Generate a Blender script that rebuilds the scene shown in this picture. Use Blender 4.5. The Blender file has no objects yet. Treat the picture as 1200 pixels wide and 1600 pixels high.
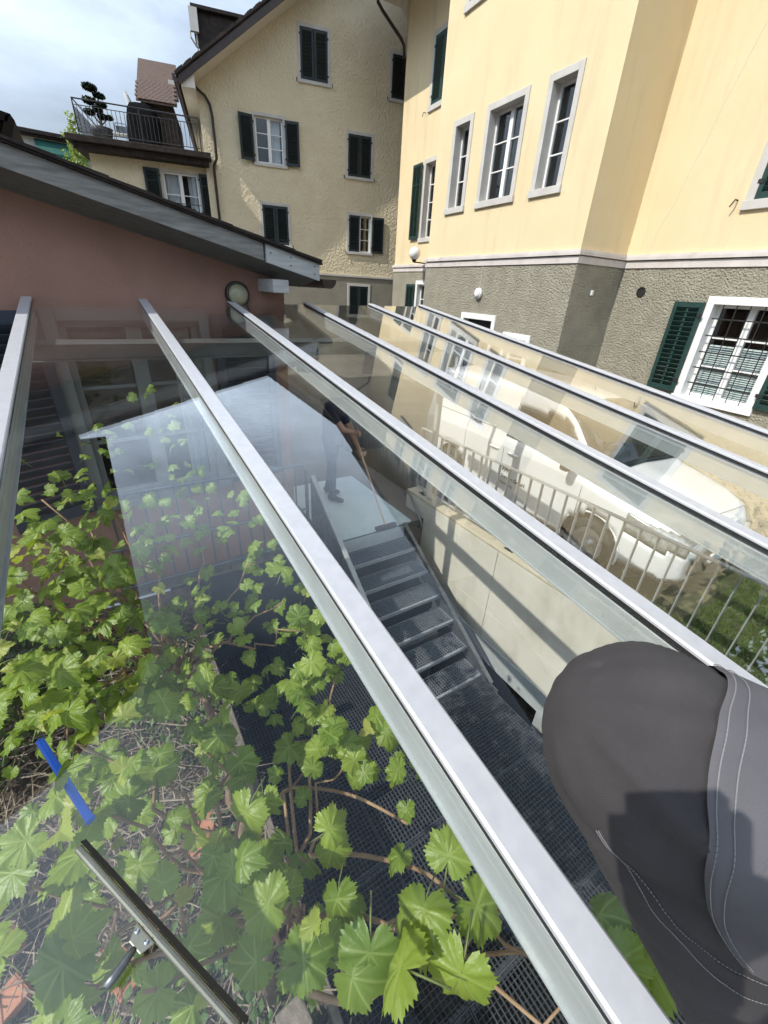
import bpy, bmesh, math, random
from mathutils import Vector, Matrix
from mathutils.bvhtree import BVHTree
random.seed(7)
PI = math.pi
rad = math.radians
scene = bpy.context.scene
COL = scene.collection

# ------------------------------------------------------------------ camera, sky, sun, exposure
GROUND = -2.85                      # the lens is the origin; the courtyard lies 2.85 m below it
cam_d = bpy.data.cameras.new('camera')
cam_d.sensor_fit = 'HORIZONTAL'; cam_d.sensor_width = 36.0; cam_d.lens = 19.5
cam_d.clip_start = 0.02; cam_d.clip_end = 500
cam = bpy.data.objects.new('camera', cam_d); COL.objects.link(cam)
RIGHT = Vector((0.84302, -0.53522, 0.05346)); UPV = Vector((0.21220, 0.42225, 0.88129)); BACK = Vector((-0.49426, -0.73160, 0.46954))
cam.matrix_world = Matrix(((RIGHT.x, UPV.x, BACK.x, 0), (RIGHT.y, UPV.y, BACK.y, 0), (RIGHT.z, UPV.z, BACK.z, 0), (0, 0, 0, 1)))
scene.camera = cam

SUN_AZ, SUN_EL = rad(-88.5), rad(48.5)          # azimuth clockwise from +Y
sun_dir = Vector((math.sin(SUN_AZ) * math.cos(SUN_EL), math.cos(SUN_AZ) * math.cos(SUN_EL), math.sin(SUN_EL)))
world = bpy.data.worlds.new('World'); scene.world = world; world.use_nodes = True
wn = world.node_tree; wn.nodes.clear()
w_out = wn.nodes.new('ShaderNodeOutputWorld'); w_bg = wn.nodes.new('ShaderNodeBackground')
w_sky = wn.nodes.new('ShaderNodeTexSky'); w_sky.sky_type = 'NISHITA'; w_sky.sun_disc = False
w_sky.sun_elevation = SUN_EL; w_sky.sun_rotation = SUN_AZ; w_sky.air_density = 1.2; w_sky.dust_density = 1.6; w_sky.ozone_density = 1.2
w_tc = wn.nodes.new('ShaderNodeTexCoord'); w_map = wn.nodes.new('ShaderNodeMapping'); w_map.inputs['Scale'].default_value = (1.0, 1.0, 2.6)
w_no = wn.nodes.new('ShaderNodeTexNoise'); w_no.inputs['Scale'].default_value = 2.1; w_no.inputs['Detail'].default_value = 8; w_no.inputs['Roughness'].default_value = 0.55
w_rp = wn.nodes.new('ShaderNodeValToRGB'); w_rp.color_ramp.elements[0].position = 0.36; w_rp.color_ramp.elements[1].position = 0.68
w_rp.color_ramp.elements[0].color = (0.40, 0.40, 0.40, 1); w_rp.color_ramp.elements[1].color = (1.0, 1.0, 1.0, 1)
w_mx = wn.nodes.new('ShaderNodeMixRGB'); w_mx.inputs[2].default_value = (8.0, 8.7, 9.5, 1)
wn.links.new(w_tc.outputs['Generated'], w_map.inputs['Vector']); wn.links.new(w_map.outputs[0], w_no.inputs['Vector'])
wn.links.new(w_no.outputs['Fac'], w_rp.inputs[0]); w_sx = wn.nodes.new('ShaderNodeSeparateXYZ'); wn.links.new(w_tc.outputs['Generated'], w_sx.inputs[0])
w_el = wn.nodes.new('ShaderNodeMapRange'); w_el.inputs['From Min'].default_value = 0.58; w_el.inputs['From Max'].default_value = 0.86; w_el.inputs['To Min'].default_value = 1.0; w_el.inputs['To Max'].default_value = 0.04; wn.links.new(w_sx.outputs['Z'], w_el.inputs['Value'])   # thinner cloud overhead than towards the horizon
w_cf = wn.nodes.new('ShaderNodeMath'); w_cf.operation = 'MULTIPLY'; wn.links.new(w_rp.outputs[0], w_cf.inputs[0]); wn.links.new(w_el.outputs[0], w_cf.inputs[1]); wn.links.new(w_cf.outputs[0], w_mx.inputs[0])
w_dt = wn.nodes.new('ShaderNodeVectorMath'); w_dt.operation = 'DOT_PRODUCT'; w_dt.inputs[1].default_value = sun_dir; wn.links.new(w_tc.outputs['Generated'], w_dt.inputs[0])   # thin cloud glows towards the sun
w_gl = wn.nodes.new('ShaderNodeMapRange'); w_gl.interpolation_type = 'SMOOTHSTEP'; w_gl.inputs['From Min'].default_value = -0.1; w_gl.inputs['From Max'].default_value = 1.0; w_gl.inputs['To Min'].default_value = 1.0; w_gl.inputs['To Max'].default_value = 1.6; wn.links.new(w_dt.outputs['Value'], w_gl.inputs['Value'])
w_cc = wn.nodes.new('ShaderNodeMixRGB'); w_cc.blend_type = 'MULTIPLY'; w_cc.inputs[0].default_value = 1.0; w_cc.inputs[1].default_value = (7.9, 9.4, 11.4, 1); w_zb = wn.nodes.new('ShaderNodeMapRange'); w_zb.inputs['From Min'].default_value = 0.15; w_zb.inputs['From Max'].default_value = 0.55; w_zb.inputs['To Min'].default_value = 0.95; w_zb.inputs['To Max'].default_value = 3.9; wn.links.new(w_sx.outputs['Z'], w_zb.inputs['Value'])   # cloud is brighter higher up
w_hz = wn.nodes.new('ShaderNodeMapRange'); w_hz.interpolation_type = 'SMOOTHSTEP'; w_hz.inputs['From Min'].default_value = 0.55; w_hz.inputs['From Max'].default_value = 1.0; w_hz.inputs['To Max'].default_value = 0.40; wn.links.new(w_dt.outputs['Value'], w_hz.inputs['Value'])   # veil of haze round the sun
w_mxm = wn.nodes.new('ShaderNodeMath'); w_mxm.operation = 'MAXIMUM'; wn.links.new(w_cf.outputs[0], w_mxm.inputs[0]); wn.links.new(w_hz.outputs[0], w_mxm.inputs[1]); wn.links.new(w_mxm.outputs[0], w_mx.inputs[0])
w_zg = wn.nodes.new('ShaderNodeMath'); w_zg.operation = 'MULTIPLY'; wn.links.new(w_zb.outputs[0], w_zg.inputs[0]); wn.links.new(w_gl.outputs[0], w_zg.inputs[1]); wn.links.new(w_zg.outputs[0], w_cc.inputs[2]); wn.links.new(w_cc.outputs[0], w_mx.inputs[2])
w_map.inputs['Location'].default_value = (0.35, 0.1, 0.0); wn.links.new(w_sky.outputs[0], w_mx.inputs[1])
wn.links.new(w_mx.outputs[0], w_bg.inputs[0]); w_bg.inputs[1].default_value = 0.060; wn.links.new(w_bg.outputs[0], w_out.inputs[0])
sun_l = bpy.data.lights.new('sun', 'SUN'); sun_l.energy = 4.3; sun_l.angle = rad(0.53); sun_l.color = (1.0, 0.955, 0.88)
sun = bpy.data.objects.new('sun', sun_l); COL.objects.link(sun)
sun.rotation_euler = (-sun_dir).to_track_quat('-Z', 'Y').to_euler()
scene.view_settings.view_transform = 'Standard'; scene.view_settings.look = 'None'
scene.view_settings.gamma = 1.0; scene.view_settings.use_curve_mapping = False; scene.view_settings.exposure = 0.0
scene.render.engine = 'CYCLES'
scene.cycles.transparent_max_bounces = 16; scene.cycles.max_bounces = 6; scene.cycles.diffuse_bounces = 3; scene.cycles.glossy_bounces = 4; scene.cycles.transmission_bounces = 2
scene.cycles.use_adaptive_sampling = True; scene.cycles.adaptive_threshold = 0.035; scene.cycles.caustics_reflective = False; scene.cycles.caustics_refractive = False

# ------------------------------------------------------------------ helpers
class MB:
    """collects faces; build() links them as one mesh object"""
    def __init__(s): s.v = []; s.f = []; s.mi = []; s.cm = 0
    def raw(s, vs, fs):
        o = len(s.v); s.v += [tuple(q) for q in vs]
        for f in fs: s.f.append([i + o for i in f]); s.mi.append(s.cm)
        return s
    def box(s, x0, x1, y0, y1, z0, z1, M=None):
        vs = [Vector(q) for q in ((x0,y0,z0),(x1,y0,z0),(x1,y1,z0),(x0,y1,z0),(x0,y0,z1),(x1,y0,z1),(x1,y1,z1),(x0,y1,z1))]
        if M is not None: vs = [M @ q for q in vs]
        return s.raw(vs, [(0,3,2,1),(4,5,6,7),(0,1,5,4),(1,2,6,5),(2,3,7,6),(3,0,4,7)])
    def prism(s, poly, d, y0, y1, M=None):
        """poly in the plane of two axes, extruded along axis d (0,1,2)"""
        n = len(poly); ax = [i for i in range(3) if i != d]; vs = []
        for e in (y0, y1):
            for p in poly:
                q = [0, 0, 0]; q[ax[0]], q[ax[1]], q[d] = p[0], p[1], e; vs.append(Vector(q))
        if M is not None: vs = [M @ q for q in vs]
        fs = [list(range(n))[::-1], list(range(n, 2 * n))] + [(i, (i + 1) % n, n + (i + 1) % n, n + i) for i in range(n)]
        return s.raw(vs, fs)
    def tube(s, pts, r, n=8, caps=True):
        pts = [Vector(p) for p in pts]; m = len(pts); rs = r if isinstance(r, (list, tuple)) else [r] * m
        vs = []; up = Vector((0.13, 0.27, 0.95)).normalized(); last = None
        for i, p in enumerate(pts):
            t = (pts[min(i + 1, m - 1)] - pts[max(i - 1, 0)])
            if t.length < 1e-9: t = Vector((0, 0, 1))
            t.normalize()
            a = (last - t * last.dot(t)) if last is not None else up.cross(t)
            if a.length < 1e-4: a = Vector((1, 0, 0)).cross(t)
            a.normalize(); last = a; b = t.cross(a)
            for k in range(n): c = 2 * PI * k / n; vs.append(p + (a * math.cos(c) + b * math.sin(c)) * rs[i])
        fs = [(i*n+k, i*n+(k+1) % n, (i+1)*n+(k+1) % n, (i+1)*n+k) for i in range(m-1) for k in range(n)]
        if caps: fs += [list(range(n))[::-1], list(range((m-1)*n, m*n))]
        return s.raw(vs, fs)
    def bar(s, p0, p1, w, h, up=(0, 0, 1)):
        """rectangular bar between two points, w across, h along up"""
        p0, p1 = Vector(p0), Vector(p1); t = (p1 - p0).normalized(); u = Vector(up); sd = t.cross(u).normalized(); u = sd.cross(t)
        vs = [p + sd * a * w / 2 + u * b * h / 2 for p in (p0, p1) for a, b in ((-1,-1),(1,-1),(1,1),(-1,1))]
        return s.raw(vs, [(0,3,2,1),(4,5,6,7),(0,1,5,4),(1,2,6,5),(2,3,7,6),(3,0,4,7)])
    def lathe(s, prof, c=(0, 0, 0), n=20, M=None, caps=True):
        vs = []; c = Vector(c)
        for r, z in prof:
            for k in range(n): a = 2*PI*k/n; vs.append(Vector((r*math.cos(a), r*math.sin(a), z)))
        vs = [c + (M @ q if M is not None else q) for q in vs]; m = len(prof)
        fs = [(i*n+k, i*n+(k+1) % n, (i+1)*n+(k+1) % n, (i+1)*n+k) for i in range(m-1) for k in range(n)]
        if caps: fs += [list(range(n))[::-1], list(range((m-1)*n, m*n))]
        return s.raw(vs, fs)
    def mesh(s, name, mats):
        me = bpy.data.meshes.new(name); me.from_pydata(s.v, [], s.f)
        for m in (mats if isinstance(mats, (list, tuple)) else [mats]): me.materials.append(m)
        if isinstance(mats, (list, tuple)): me.polygons.foreach_set('material_index', s.mi)
        me.update(); return me
    def build(s, name, mats, parent=None, smooth=False, bevel=0.0, fix=True, off=None):
        if off is not None: s.v = [(a[0]-off[0], a[1]-off[1], a[2]-off[2]) for a in s.v]
        me = s.mesh(name, mats)
        if fix:
            b = bmesh.new(); b.from_mesh(me); bmesh.ops.recalc_face_normals(b, faces=b.faces); b.to_mesh(me); b.free()
        if smooth: me.polygons.foreach_set('use_smooth', [True] * len(me.polygons))
        return link(name, me, parent, bevel)

def link(name, me, parent=None, bevel=0.0, loc=None, rot=None, scale=None):
    o = bpy.data.objects.new(name, me); COL.objects.link(o)
    if parent is not None: o.parent = parent
    if loc is not None: o.location = loc
    if rot is not None: o.rotation_euler = rot
    if scale is not None: o.scale = scale
    if bevel > 0:
        m = o.modifiers.new('bevel', 'BEVEL'); m.width = bevel; m.segments = 2; m.limit_method = 'ANGLE'; m.angle_limit = rad(40)
    return o
def tag(o, label, cat, group=None):
    o['label'] = label; o['category'] = cat
    if group: o['group'] = group
    return o
def thing(name, label, cat, loc=(0, 0, 0), rot=(0, 0, 0), group=None):
    o = bpy.data.objects.new(name, None); COL.objects.link(o); o.location = loc; o.rotation_euler = rot; o.empty_display_size = 0.2
    return tag(o, label, cat, group)
def struct(o): o['kind'] = 'structure'; return o
def stuff(o): o['kind'] = 'stuff'; return o
def smooth_angle(o, a=40):
    me = o.data; me.polygons.foreach_set('use_smooth', [True] * len(me.polygons))
    b = bmesh.new(); b.from_mesh(me)
    for e in b.edges:
        if len(e.link_faces) == 2 and e.calc_face_angle(0) > rad(a): e.smooth = False
    b.to_mesh(me); b.free(); return o

# ------------------------------------------------------------------ materials
MAT = {}
def pm(name, c1, c2=None, scale=6.0, rough=0.6, bump=0.0, bscale=40.0, bdist=0.02, metal=0.0, spec=0.5, detail=6.0, stretch=None, coat=0.0, stain=None, voro=False, rvar=0.0, tiny=0.0):
    m = bpy.data.materials.new(name); m.use_nodes = True; nt = m.node_tree; nd, ln = nt.nodes, nt.links
    p = nd['Principled BSDF']; p.inputs['Roughness'].default_value = rough; p.inputs['Metallic'].default_value = metal
    p.inputs['Specular IOR Level'].default_value = spec; p.inputs['Coat Weight'].default_value = coat
    g = nd.new('ShaderNodeNewGeometry'); mp = nd.new('ShaderNodeMapping'); ln.new(g.outputs['Position'], mp.inputs['Vector'])
    if stretch: mp.inputs['Scale'].default_value = stretch
    col = None
    if c2 is None: p.inputs['Base Color'].default_value = (*c1, 1)
    else:
        n = nd.new('ShaderNodeTexNoise'); n.inputs['Scale'].default_value = scale; n.inputs['Detail'].default_value = detail; ln.new(mp.outputs[0], n.inputs['Vector'])
        r = nd.new('ShaderNodeValToRGB'); r.color_ramp.elements[0].position = 0.3; r.color_ramp.elements[1].position = 0.7
        r.color_ramp.elements[0].color = (*c1, 1); r.color_ramp.elements[1].color = (*c2, 1); ln.new(n.outputs['Fac'], r.inputs[0]); col = r.outputs[0]
        if stain:
            sc, sx, lo, hi, scol, st = stain
            mp2 = nd.new('ShaderNodeMapping'); mp2.inputs['Scale'].default_value = sx; ln.new(g.outputs['Position'], mp2.inputs['Vector'])
            n2 = nd.new('ShaderNodeTexNoise'); n2.inputs['Scale'].default_value = sc; n2.inputs['Detail'].default_value = 7; n2.inputs['Roughness'].default_value = 0.6; ln.new(mp2.outputs[0], n2.inputs['Vector'])
            r2 = nd.new('ShaderNodeMapRange'); r2.inputs['From Min'].default_value = lo; r2.inputs['From Max'].default_value = hi; r2.inputs['To Max'].default_value = st; ln.new(n2.outputs['Fac'], r2.inputs['Value'])
            mx = nd.new('ShaderNodeMixRGB'); ln.new(r2.outputs[0], mx.inputs[0]); ln.new(col, mx.inputs[1]); mx.inputs[2].default_value = (*scol, 1); col = mx.outputs[0]
        ln.new(col, p.inputs['Base Color'])
        if rvar:
            r3 = nd.new('ShaderNodeMapRange'); r3.inputs['To Min'].default_value = rough - rvar; r3.inputs['To Max'].default_value = rough + rvar; ln.new(n.outputs['Fac'], r3.inputs['Value']); ln.new(r3.outputs[0], p.inputs['Roughness'])
    if bump:
        if voro:
            t = nd.new('ShaderNodeTexVoronoi'); t.inputs['Scale'].default_value = bscale; t.feature = 'SMOOTH_F1'; t.inputs['Smoothness'].default_value = 0.4; h = t.outputs['Distance']
        else:
            t = nd.new('ShaderNodeTexNoise'); t.inputs['Scale'].default_value = bscale; t.inputs['Detail'].default_value = 5; h = t.outputs['Fac']
        ln.new(mp.outputs[0], t.inputs['Vector'])
        if voro:
            t2 = nd.new('ShaderNodeTexNoise'); t2.inputs['Scale'].default_value = bscale * 1.9; t2.inputs['Detail'].default_value = 4; ln.new(mp.outputs[0], t2.inputs['Vector'])
            ma = nd.new('ShaderNodeMath'); ma.operation = 'ADD'; ln.new(h, ma.inputs[0]); ln.new(t2.outputs['Fac'], ma.inputs[1]); h = ma.outputs[0]
        b = nd.new('ShaderNodeBump'); b.inputs['Strength'].default_value = bump; b.inputs['Distance'].default_value = bdist; ln.new(h, b.inputs['Height']); ln.new(b.outputs[0], p.inputs['Normal'])
    MAT[name] = m; return m

def glass_mat(name, tint, f0=0.042, dust=0.0, gloss_rough=0.0, boost=1.0):
    """flat glazing: transparent, with a mirror film that grows with the viewing angle, and some settled dust"""
    m = bpy.data.materials.new(name); m.use_nodes = True; nt = m.node_tree; nd, ln = nt.nodes, nt.links; nd.clear()
    out = nd.new('ShaderNodeOutputMaterial'); tr = nd.new('ShaderNodeBsdfTransparent'); tr.inputs[0].default_value = (*tint, 1)
    gl = nd.new('ShaderNodeBsdfGlossy'); gl.inputs['Roughness'].default_value = gloss_rough; gl.inputs['Color'].default_value = (1, 1, 1, 1)
    g = nd.new('ShaderNodeNewGeometry'); dt = nd.new('ShaderNodeVectorMath'); dt.operation = 'DOT_PRODUCT'; ln.new(g.outputs['Normal'], dt.inputs[0]); ln.new(g.outputs['Incoming'], dt.inputs[1])
    def mth(op, a, b):
        k = nd.new('ShaderNodeMath'); k.operation = op
        for i, q in enumerate((a, b)):
            if q is None: continue
            if isinstance(q, (int, float)): k.inputs[i].default_value = q
            else: ln.new(q, k.inputs[i])
        return k.outputs[0]
    c = mth('ABSOLUTE', dt.outputs['Value'], None); c = mth('SUBTRACT', 1.0, c); c = mth('POWER', c, 5.0); c = mth('MULTIPLY', c, (1 - f0) * boost); c = mth('ADD', c, f0); c = mth('MINIMUM', c, 0.95)
    mx = nd.new('ShaderNodeMixShader'); ln.new(c, mx.inputs[0]); ln.new(tr.outputs[0], mx.inputs[1]); ln.new(gl.outputs[0], mx.inputs[2]); sh = mx.outputs[0]
    if dust:
        df = nd.new('ShaderNodeBsdfDiffuse'); df.inputs[0].default_value = (0.62, 0.62, 0.58, 1)
        mpd = nd.new('ShaderNodeMapping'); mpd.inputs['Scale'].default_value = (9.0, 0.9, 0.9); ln.new(g.outputs['Position'], mpd.inputs['Vector'])
        n = nd.new('ShaderNodeTexNoise'); n.inputs['Scale'].default_value = 2.2; n.inputs['Detail'].default_value = 4; n.inputs['Roughness'].default_value = 0.7; ln.new(mpd.outputs[0], n.inputs['Vector'])
        r = nd.new('ShaderNodeMapRange'); r.inputs['From Min'].default_value = 0.4; r.inputs['From Max'].default_value = 0.75; r.inputs['To Max'].default_value = dust; ln.new(n.outputs['Fac'], r.inputs['Value'])
        a = r.outputs[0]; mx2 = nd.new('ShaderNodeMixShader'); ln.new(a, mx2.inputs[0]); ln.new(sh, mx2.inputs[1]); ln.new(df.outputs[0], mx2.inputs[2]); sh = mx2.outputs[0]
    ln.new(sh, out.inputs[0]); MAT[name] = m; return m

def leaf_mat(name, c1, c2, vein, trans=0.45, rough=0.42):
    """blade colour with paler veins, drawn from the leaf's own UVs; light shines through"""
    m = bpy.data.materials.new(name); m.use_nodes = True; nt = m.node_tree; nd, ln = nt.nodes, nt.links
    p = nd['Principled BSDF']; out = nd['Material Output']; p.inputs['Roughness'].default_value = rough; p.inputs['Specular IOR Level'].default_value = 0.5
    uv = nd.new('ShaderNodeUVMap'); sx = nd.new('ShaderNodeSeparateXYZ'); ln.new(uv.outputs[0], sx.inputs[0]); X, Y = sx.outputs[0], sx.outputs[1]
    def mth(op, a, b=None, c=None):
        k = nd.new('ShaderNodeMath'); k.operation = op
        for i, q in enumerate((a, b, c)):
            if q is None: continue
            if isinstance(q, (int, float)): k.inputs[i].default_value = q
            else: ln.new(q, k.inputs[i])
        return k.outputs[0]
    acc = None
    for ang in (0, 42, -42, 88, -88):
        a = rad(ang); dx, dy = math.sin(a), math.cos(a)
        al = mth('ADD', mth('MULTIPLY', X, dx), mth('MULTIPLY', Y, dy)); ac = mth('ABSOLUTE', mth('SUBTRACT', mth('MULTIPLY', X, dy), mth('MULTIPLY', Y, dx)))
        v = mth('ADD', ac, mth('MULTIPLY', mth('LESS_THAN', al, 0.0), 9.0)); rib = mth('ADD', mth('ABSOLUTE', mth('SUBTRACT', mth('FRACT', mth('MULTIPLY', mth('SUBTRACT', al, mth('MULTIPLY', ac, 0.8)), 7.0)), 0.5)), mth('MULTIPLY', ac, 1.2))
        acc = v if acc is None else mth('MINIMUM', acc, v)
    w = nd.new('ShaderNodeMapRange'); w.inputs['From Min'].default_value = 0.004; w.inputs['From Max'].default_value = 0.028; w.inputs['To Min'].default_value = 0.42; w.inputs['To Max'].default_value = 0.0; ln.new(acc, w.inputs['Value'])
    oi = nd.new('ShaderNodeObjectInfo'); g = nd.new('ShaderNodeNewGeometry'); n = nd.new('ShaderNodeTexNoise'); n.inputs['Scale'].default_value = 9.0; n.inputs['Detail'].default_value = 3; ln.new(g.outputs['Position'], n.inputs['Vector'])
    f = mth('ADD', mth('MULTIPLY', oi.outputs['Random'], 0.55), mth('MULTIPLY', n.outputs['Fac'], 0.5))
    mx = nd.new('ShaderNodeMixRGB'); ln.new(f, mx.inputs[0]); mx.inputs[1].default_value = (*c1, 1); mx.inputs[2].default_value = (*c2, 1)
    mv = nd.new('ShaderNodeMixRGB'); ln.new(w.outputs[0], mv.inputs[0]); ln.new(mx.outputs[0], mv.inputs[1]); mv.inputs[2].default_value = (*vein, 1)
    ln.new(mv.outputs[0], p.inputs['Base Color'])
    b = nd.new('ShaderNodeBump'); b.inputs['Strength'].default_value = 0.5; b.inputs['Distance'].default_value = 0.004; n2 = nd.new('ShaderNodeTexNoise'); n2.inputs['Scale'].default_value = 90.0; ln.new(g.outputs['Position'], n2.inputs['Vector'])
    ln.new(mth('SUBTRACT', n2.outputs['Fac'], mth('MULTIPLY', w.outputs[0], 0.7)), b.inputs['Height']); ln.new(b.outputs[0], p.inputs['Normal'])
    tl = nd.new('ShaderNodeBsdfTranslucent'); tc = nd.new('ShaderNodeMixRGB'); tc.blend_type = 'MULTIPLY'; tc.inputs[0].default_value = 1; ln.new(mv.outputs[0], tc.inputs[1]); tc.inputs[2].default_value = (1.5, 1.5, 0.6, 1); ln.new(tc.outputs[0], tl.inputs[0])
    ms = nd.new('ShaderNodeMixShader'); ms.inputs[0].default_value = trans; ln.new(p.outputs[0], ms.inputs[1]); ln.new(tl.outputs[0], ms.inputs[2]); ln.new(ms.outputs[0], out.inputs[0])
    MAT[name] = m; return m

pm('yellow_render', (0.715, 0.575, 0.345), (0.755, 0.62, 0.385), 0.9, 0.9, 0.6, 60, 0.010, stain=(2.6, (1.2, 1.2, 0.16), 0.52, 0.78, (0.54, 0.45, 0.29), 0.6))
pm('roughcast', (0.34, 0.31, 0.235), (0.42, 0.39, 0.30), 3.0, 0.95, 1.0, 30, 0.09)
pm('gable_render', (0.68, 0.58, 0.39), (0.76, 0.66, 0.46), 1.2, 0.95, 0.8, 13, 0.07, stain=(0.7, (1, 1, 0.6), 0.5, 0.75, (0.56, 0.48, 0.33), 0.4))
pm('gable_base', (0.24, 0.22, 0.17), (0.30, 0.27, 0.21), 2.0, 0.95, 0.8, 16, 0.03)
pm('pink_render', (0.285, 0.16, 0.118), (0.345, 0.195, 0.147), 2.5, 0.92, 0.5, 60, 0.01, stain=(2.0, (1, 1, 0.4), 0.5, 0.8, (0.20, 0.125, 0.095), 0.6))
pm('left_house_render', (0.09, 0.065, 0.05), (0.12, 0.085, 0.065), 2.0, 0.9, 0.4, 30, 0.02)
pm('cut_stone', (0.50, 0.475, 0.43), (0.58, 0.555, 0.51), 3.0, 0.85, 0.2, 60, 0.004, stain=(3.0, (1, 1, 0.5), 0.55, 0.8, (0.38, 0.35, 0.31), 0.4))
pm('cornice_stone', (0.55, 0.50, 0.46), (0.64, 0.59, 0.55), 4.0, 0.85, 0.2, 50, 0.005, stain=(2.5, (1, 1, 0.25), 0.55, 0.75, (0.36, 0.32, 0.28), 0.5))
pm('white_paint', (0.76, 0.755, 0.73), (0.82, 0.815, 0.79), 5, 0.5)
pm('soffit_white', (0.66, 0.61, 0.52), (0.72, 0.67, 0.58), 2, 0.7, stretch=(1, 1, 1))
pm('green_shutter', (0.012, 0.04, 0.034), (0.018, 0.052, 0.044), 3, 0.5)
pm('dark_shutter', (0.010, 0.018, 0.020), (0.017, 0.027, 0.030), 3, 0.5)
pm('blue_shutter', (0.030, 0.040, 0.060), (0.042, 0.055, 0.078), 3, 0.5)
pm('iron', (0.028, 0.028, 0.03), (0.05, 0.045, 0.042), 20, 0.5, metal=0.4)
pm('brown_metal', (0.035, 0.022, 0.017), (0.05, 0.034, 0.027), 6, 0.4, metal=0.3)
pm('roof_dark', (0.026, 0.021, 0.019), (0.05, 0.039, 0.033), 7, 0.85, 0.5, 30, 0.02, spec=0.2)
pm('roof_tile', (0.075, 0.048, 0.036), (0.13, 0.082, 0.062), 14, 0.85, 0.4, 40, 0.01, stain=(6, (1, 1, 1), 0.5, 0.75, (0.10, 0.08, 0.06), 0.6))
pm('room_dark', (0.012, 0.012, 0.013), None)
pm('curtain', (0.62, 0.65, 0.68), (0.75, 0.77, 0.78), 9, 0.9, stretch=(8, 8, 0.4))
pm('blind', (0.66, 0.72, 0.70), None, rough=0.6)
pm('weathered_wood', (0.17, 0.165, 0.15), (0.30, 0.29, 0.27), 5, 0.85, 0.5, 40, 0.01, stretch=(1.0, 6.0, 9.0), stain=(2, (1, 4, 6), 0.5, 0.75, (0.11, 0.105, 0.095), 0.6))
pm('weathered_board_pale', (0.38, 0.38, 0.365), (0.50, 0.50, 0.48), 5, 0.85, 0.3, 40, 0.01, stretch=(1.0, 5.0, 8.0))
pm('soffit_wood', (0.13, 0.13, 0.12), (0.19, 0.19, 0.175), 5, 0.85, 0.4, 40, 0.01, stretch=(1.0, 6.0, 9.0))
pm('aluminium', (0.47, 0.475, 0.50), (0.53, 0.535, 0.56), 30, 0.38, 0.08, 900, 0.0006, metal=0.15, stain=(7, (1, 0.3, 1), 0.55, 0.8, (0.56, 0.56, 0.57), 0.35))
pm('gasket', (0.012, 0.012, 0.013), None, rough=0.6)
pm('painted_steel', (0.40, 0.42, 0.42), (0.46, 0.48, 0.475), 8, 0.45, 0.1, 200, 0.001, stain=(14, (1, 0.4, 1), 0.58, 0.7, (0.58, 0.59, 0.57), 0.6))
pm('galvanised', (0.17, 0.18, 0.19), (0.27, 0.28, 0.29), 22, 0.42, 0.1, 120, 0.002, metal=0.75)
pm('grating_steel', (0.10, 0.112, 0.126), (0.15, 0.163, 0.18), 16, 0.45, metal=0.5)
pm('nosing_steel', (0.26, 0.275, 0.285), (0.33, 0.345, 0.355), 16, 0.5, metal=0.3)
pm('concrete', (0.60, 0.56, 0.47), (0.69, 0.65, 0.56), 2.2, 0.9, 0.35, 45, 0.006, stain=(2.2, (1.0, 1.0, 0.5), 0.5, 0.72, (0.40, 0.35, 0.27), 0.6))
pm('concrete_stained', (0.50, 0.43, 0.31), (0.62, 0.55, 0.42), 5.0, 0.9, 0.4, 45, 0.008, stain=(5, (1, 1, 1), 0.5, 0.7, (0.22, 0.15, 0.09), 0.7))
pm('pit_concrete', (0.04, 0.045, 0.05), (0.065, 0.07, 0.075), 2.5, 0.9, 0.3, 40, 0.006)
pm('rail_steel', (0.37, 0.365, 0.35), (0.43, 0.425, 0.41), 10, 0.5, metal=0.2)
pm('dark_rail', (0.10, 0.115, 0.125), (0.15, 0.165, 0.175), 10, 0.45, metal=0.5)
pm('asphalt', (0.13, 0.115, 0.098), (0.19, 0.17, 0.148), 1.5, 0.95, 0.6, 60, 0.01, stain=(30, (1, 1, 1), 0.66, 0.72, (0.45, 0.40, 0.36), 0.7))
pm('sand_joint', (0.13, 0.105, 0.07), (0.19, 0.155, 0.105), 8, 0.95, 0.4, 80, 0.01)
pm('paver', (0.34, 0.28, 0.19), (0.45, 0.38, 0.27), 5, 0.9, 0.3, 90, 0.004)
pm('lawn_soil', (0.045, 0.05, 0.02), (0.075, 0.08, 0.03), 6, 0.95, 0.6, 50, 0.02)
pm('soil', (0.075, 0.058, 0.042), (0.15, 0.122, 0.095), 7, 0.95, 0.9, 35, 0.03)
pm('grass_blade', (0.055, 0.10, 0.016), (0.12, 0.17, 0.035), 12, 0.6)
pm('bark', (0.13, 0.085, 0.055), (0.24, 0.165, 0.11), 25, 0.9, 0.7, 80, 0.006, stretch=(1, 1, 0.3))
pm('cane', (0.26, 0.155, 0.085), (0.38, 0.25, 0.15), 20, 0.75, 0.3, 120, 0.002)
pm('green_stem', (0.13, 0.17, 0.05), (0.20, 0.22, 0.08), 20, 0.6)
pm('old_timber', (0.12, 0.10, 0.08), (0.22, 0.19, 0.155), 9, 0.9, 0.5, 50, 0.006, stretch=(3, 3, 0.5))
pm('twig', (0.16, 0.125, 0.09), (0.30, 0.25, 0.19), 15, 0.9)
pm('brick', (0.36, 0.15, 0.09), (0.46, 0.21, 0.13), 9, 0.9, 0.4, 60, 0.004)
pm('van_white', (0.80, 0.80, 0.79), None, rough=0.28, coat=0.6)
pm('van_black', (0.018, 0.018, 0.019), (0.03, 0.03, 0.03), 30, 0.55)
pm('tyre', (0.018, 0.018, 0.018), (0.028, 0.028, 0.028), 30, 0.8)
pm('rim', (0.45, 0.46, 0.47), None, rough=0.3, metal=0.8)
pm('van_glass', (0.008, 0.010, 0.010), None, rough=0.03, spec=0.9)
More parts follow.
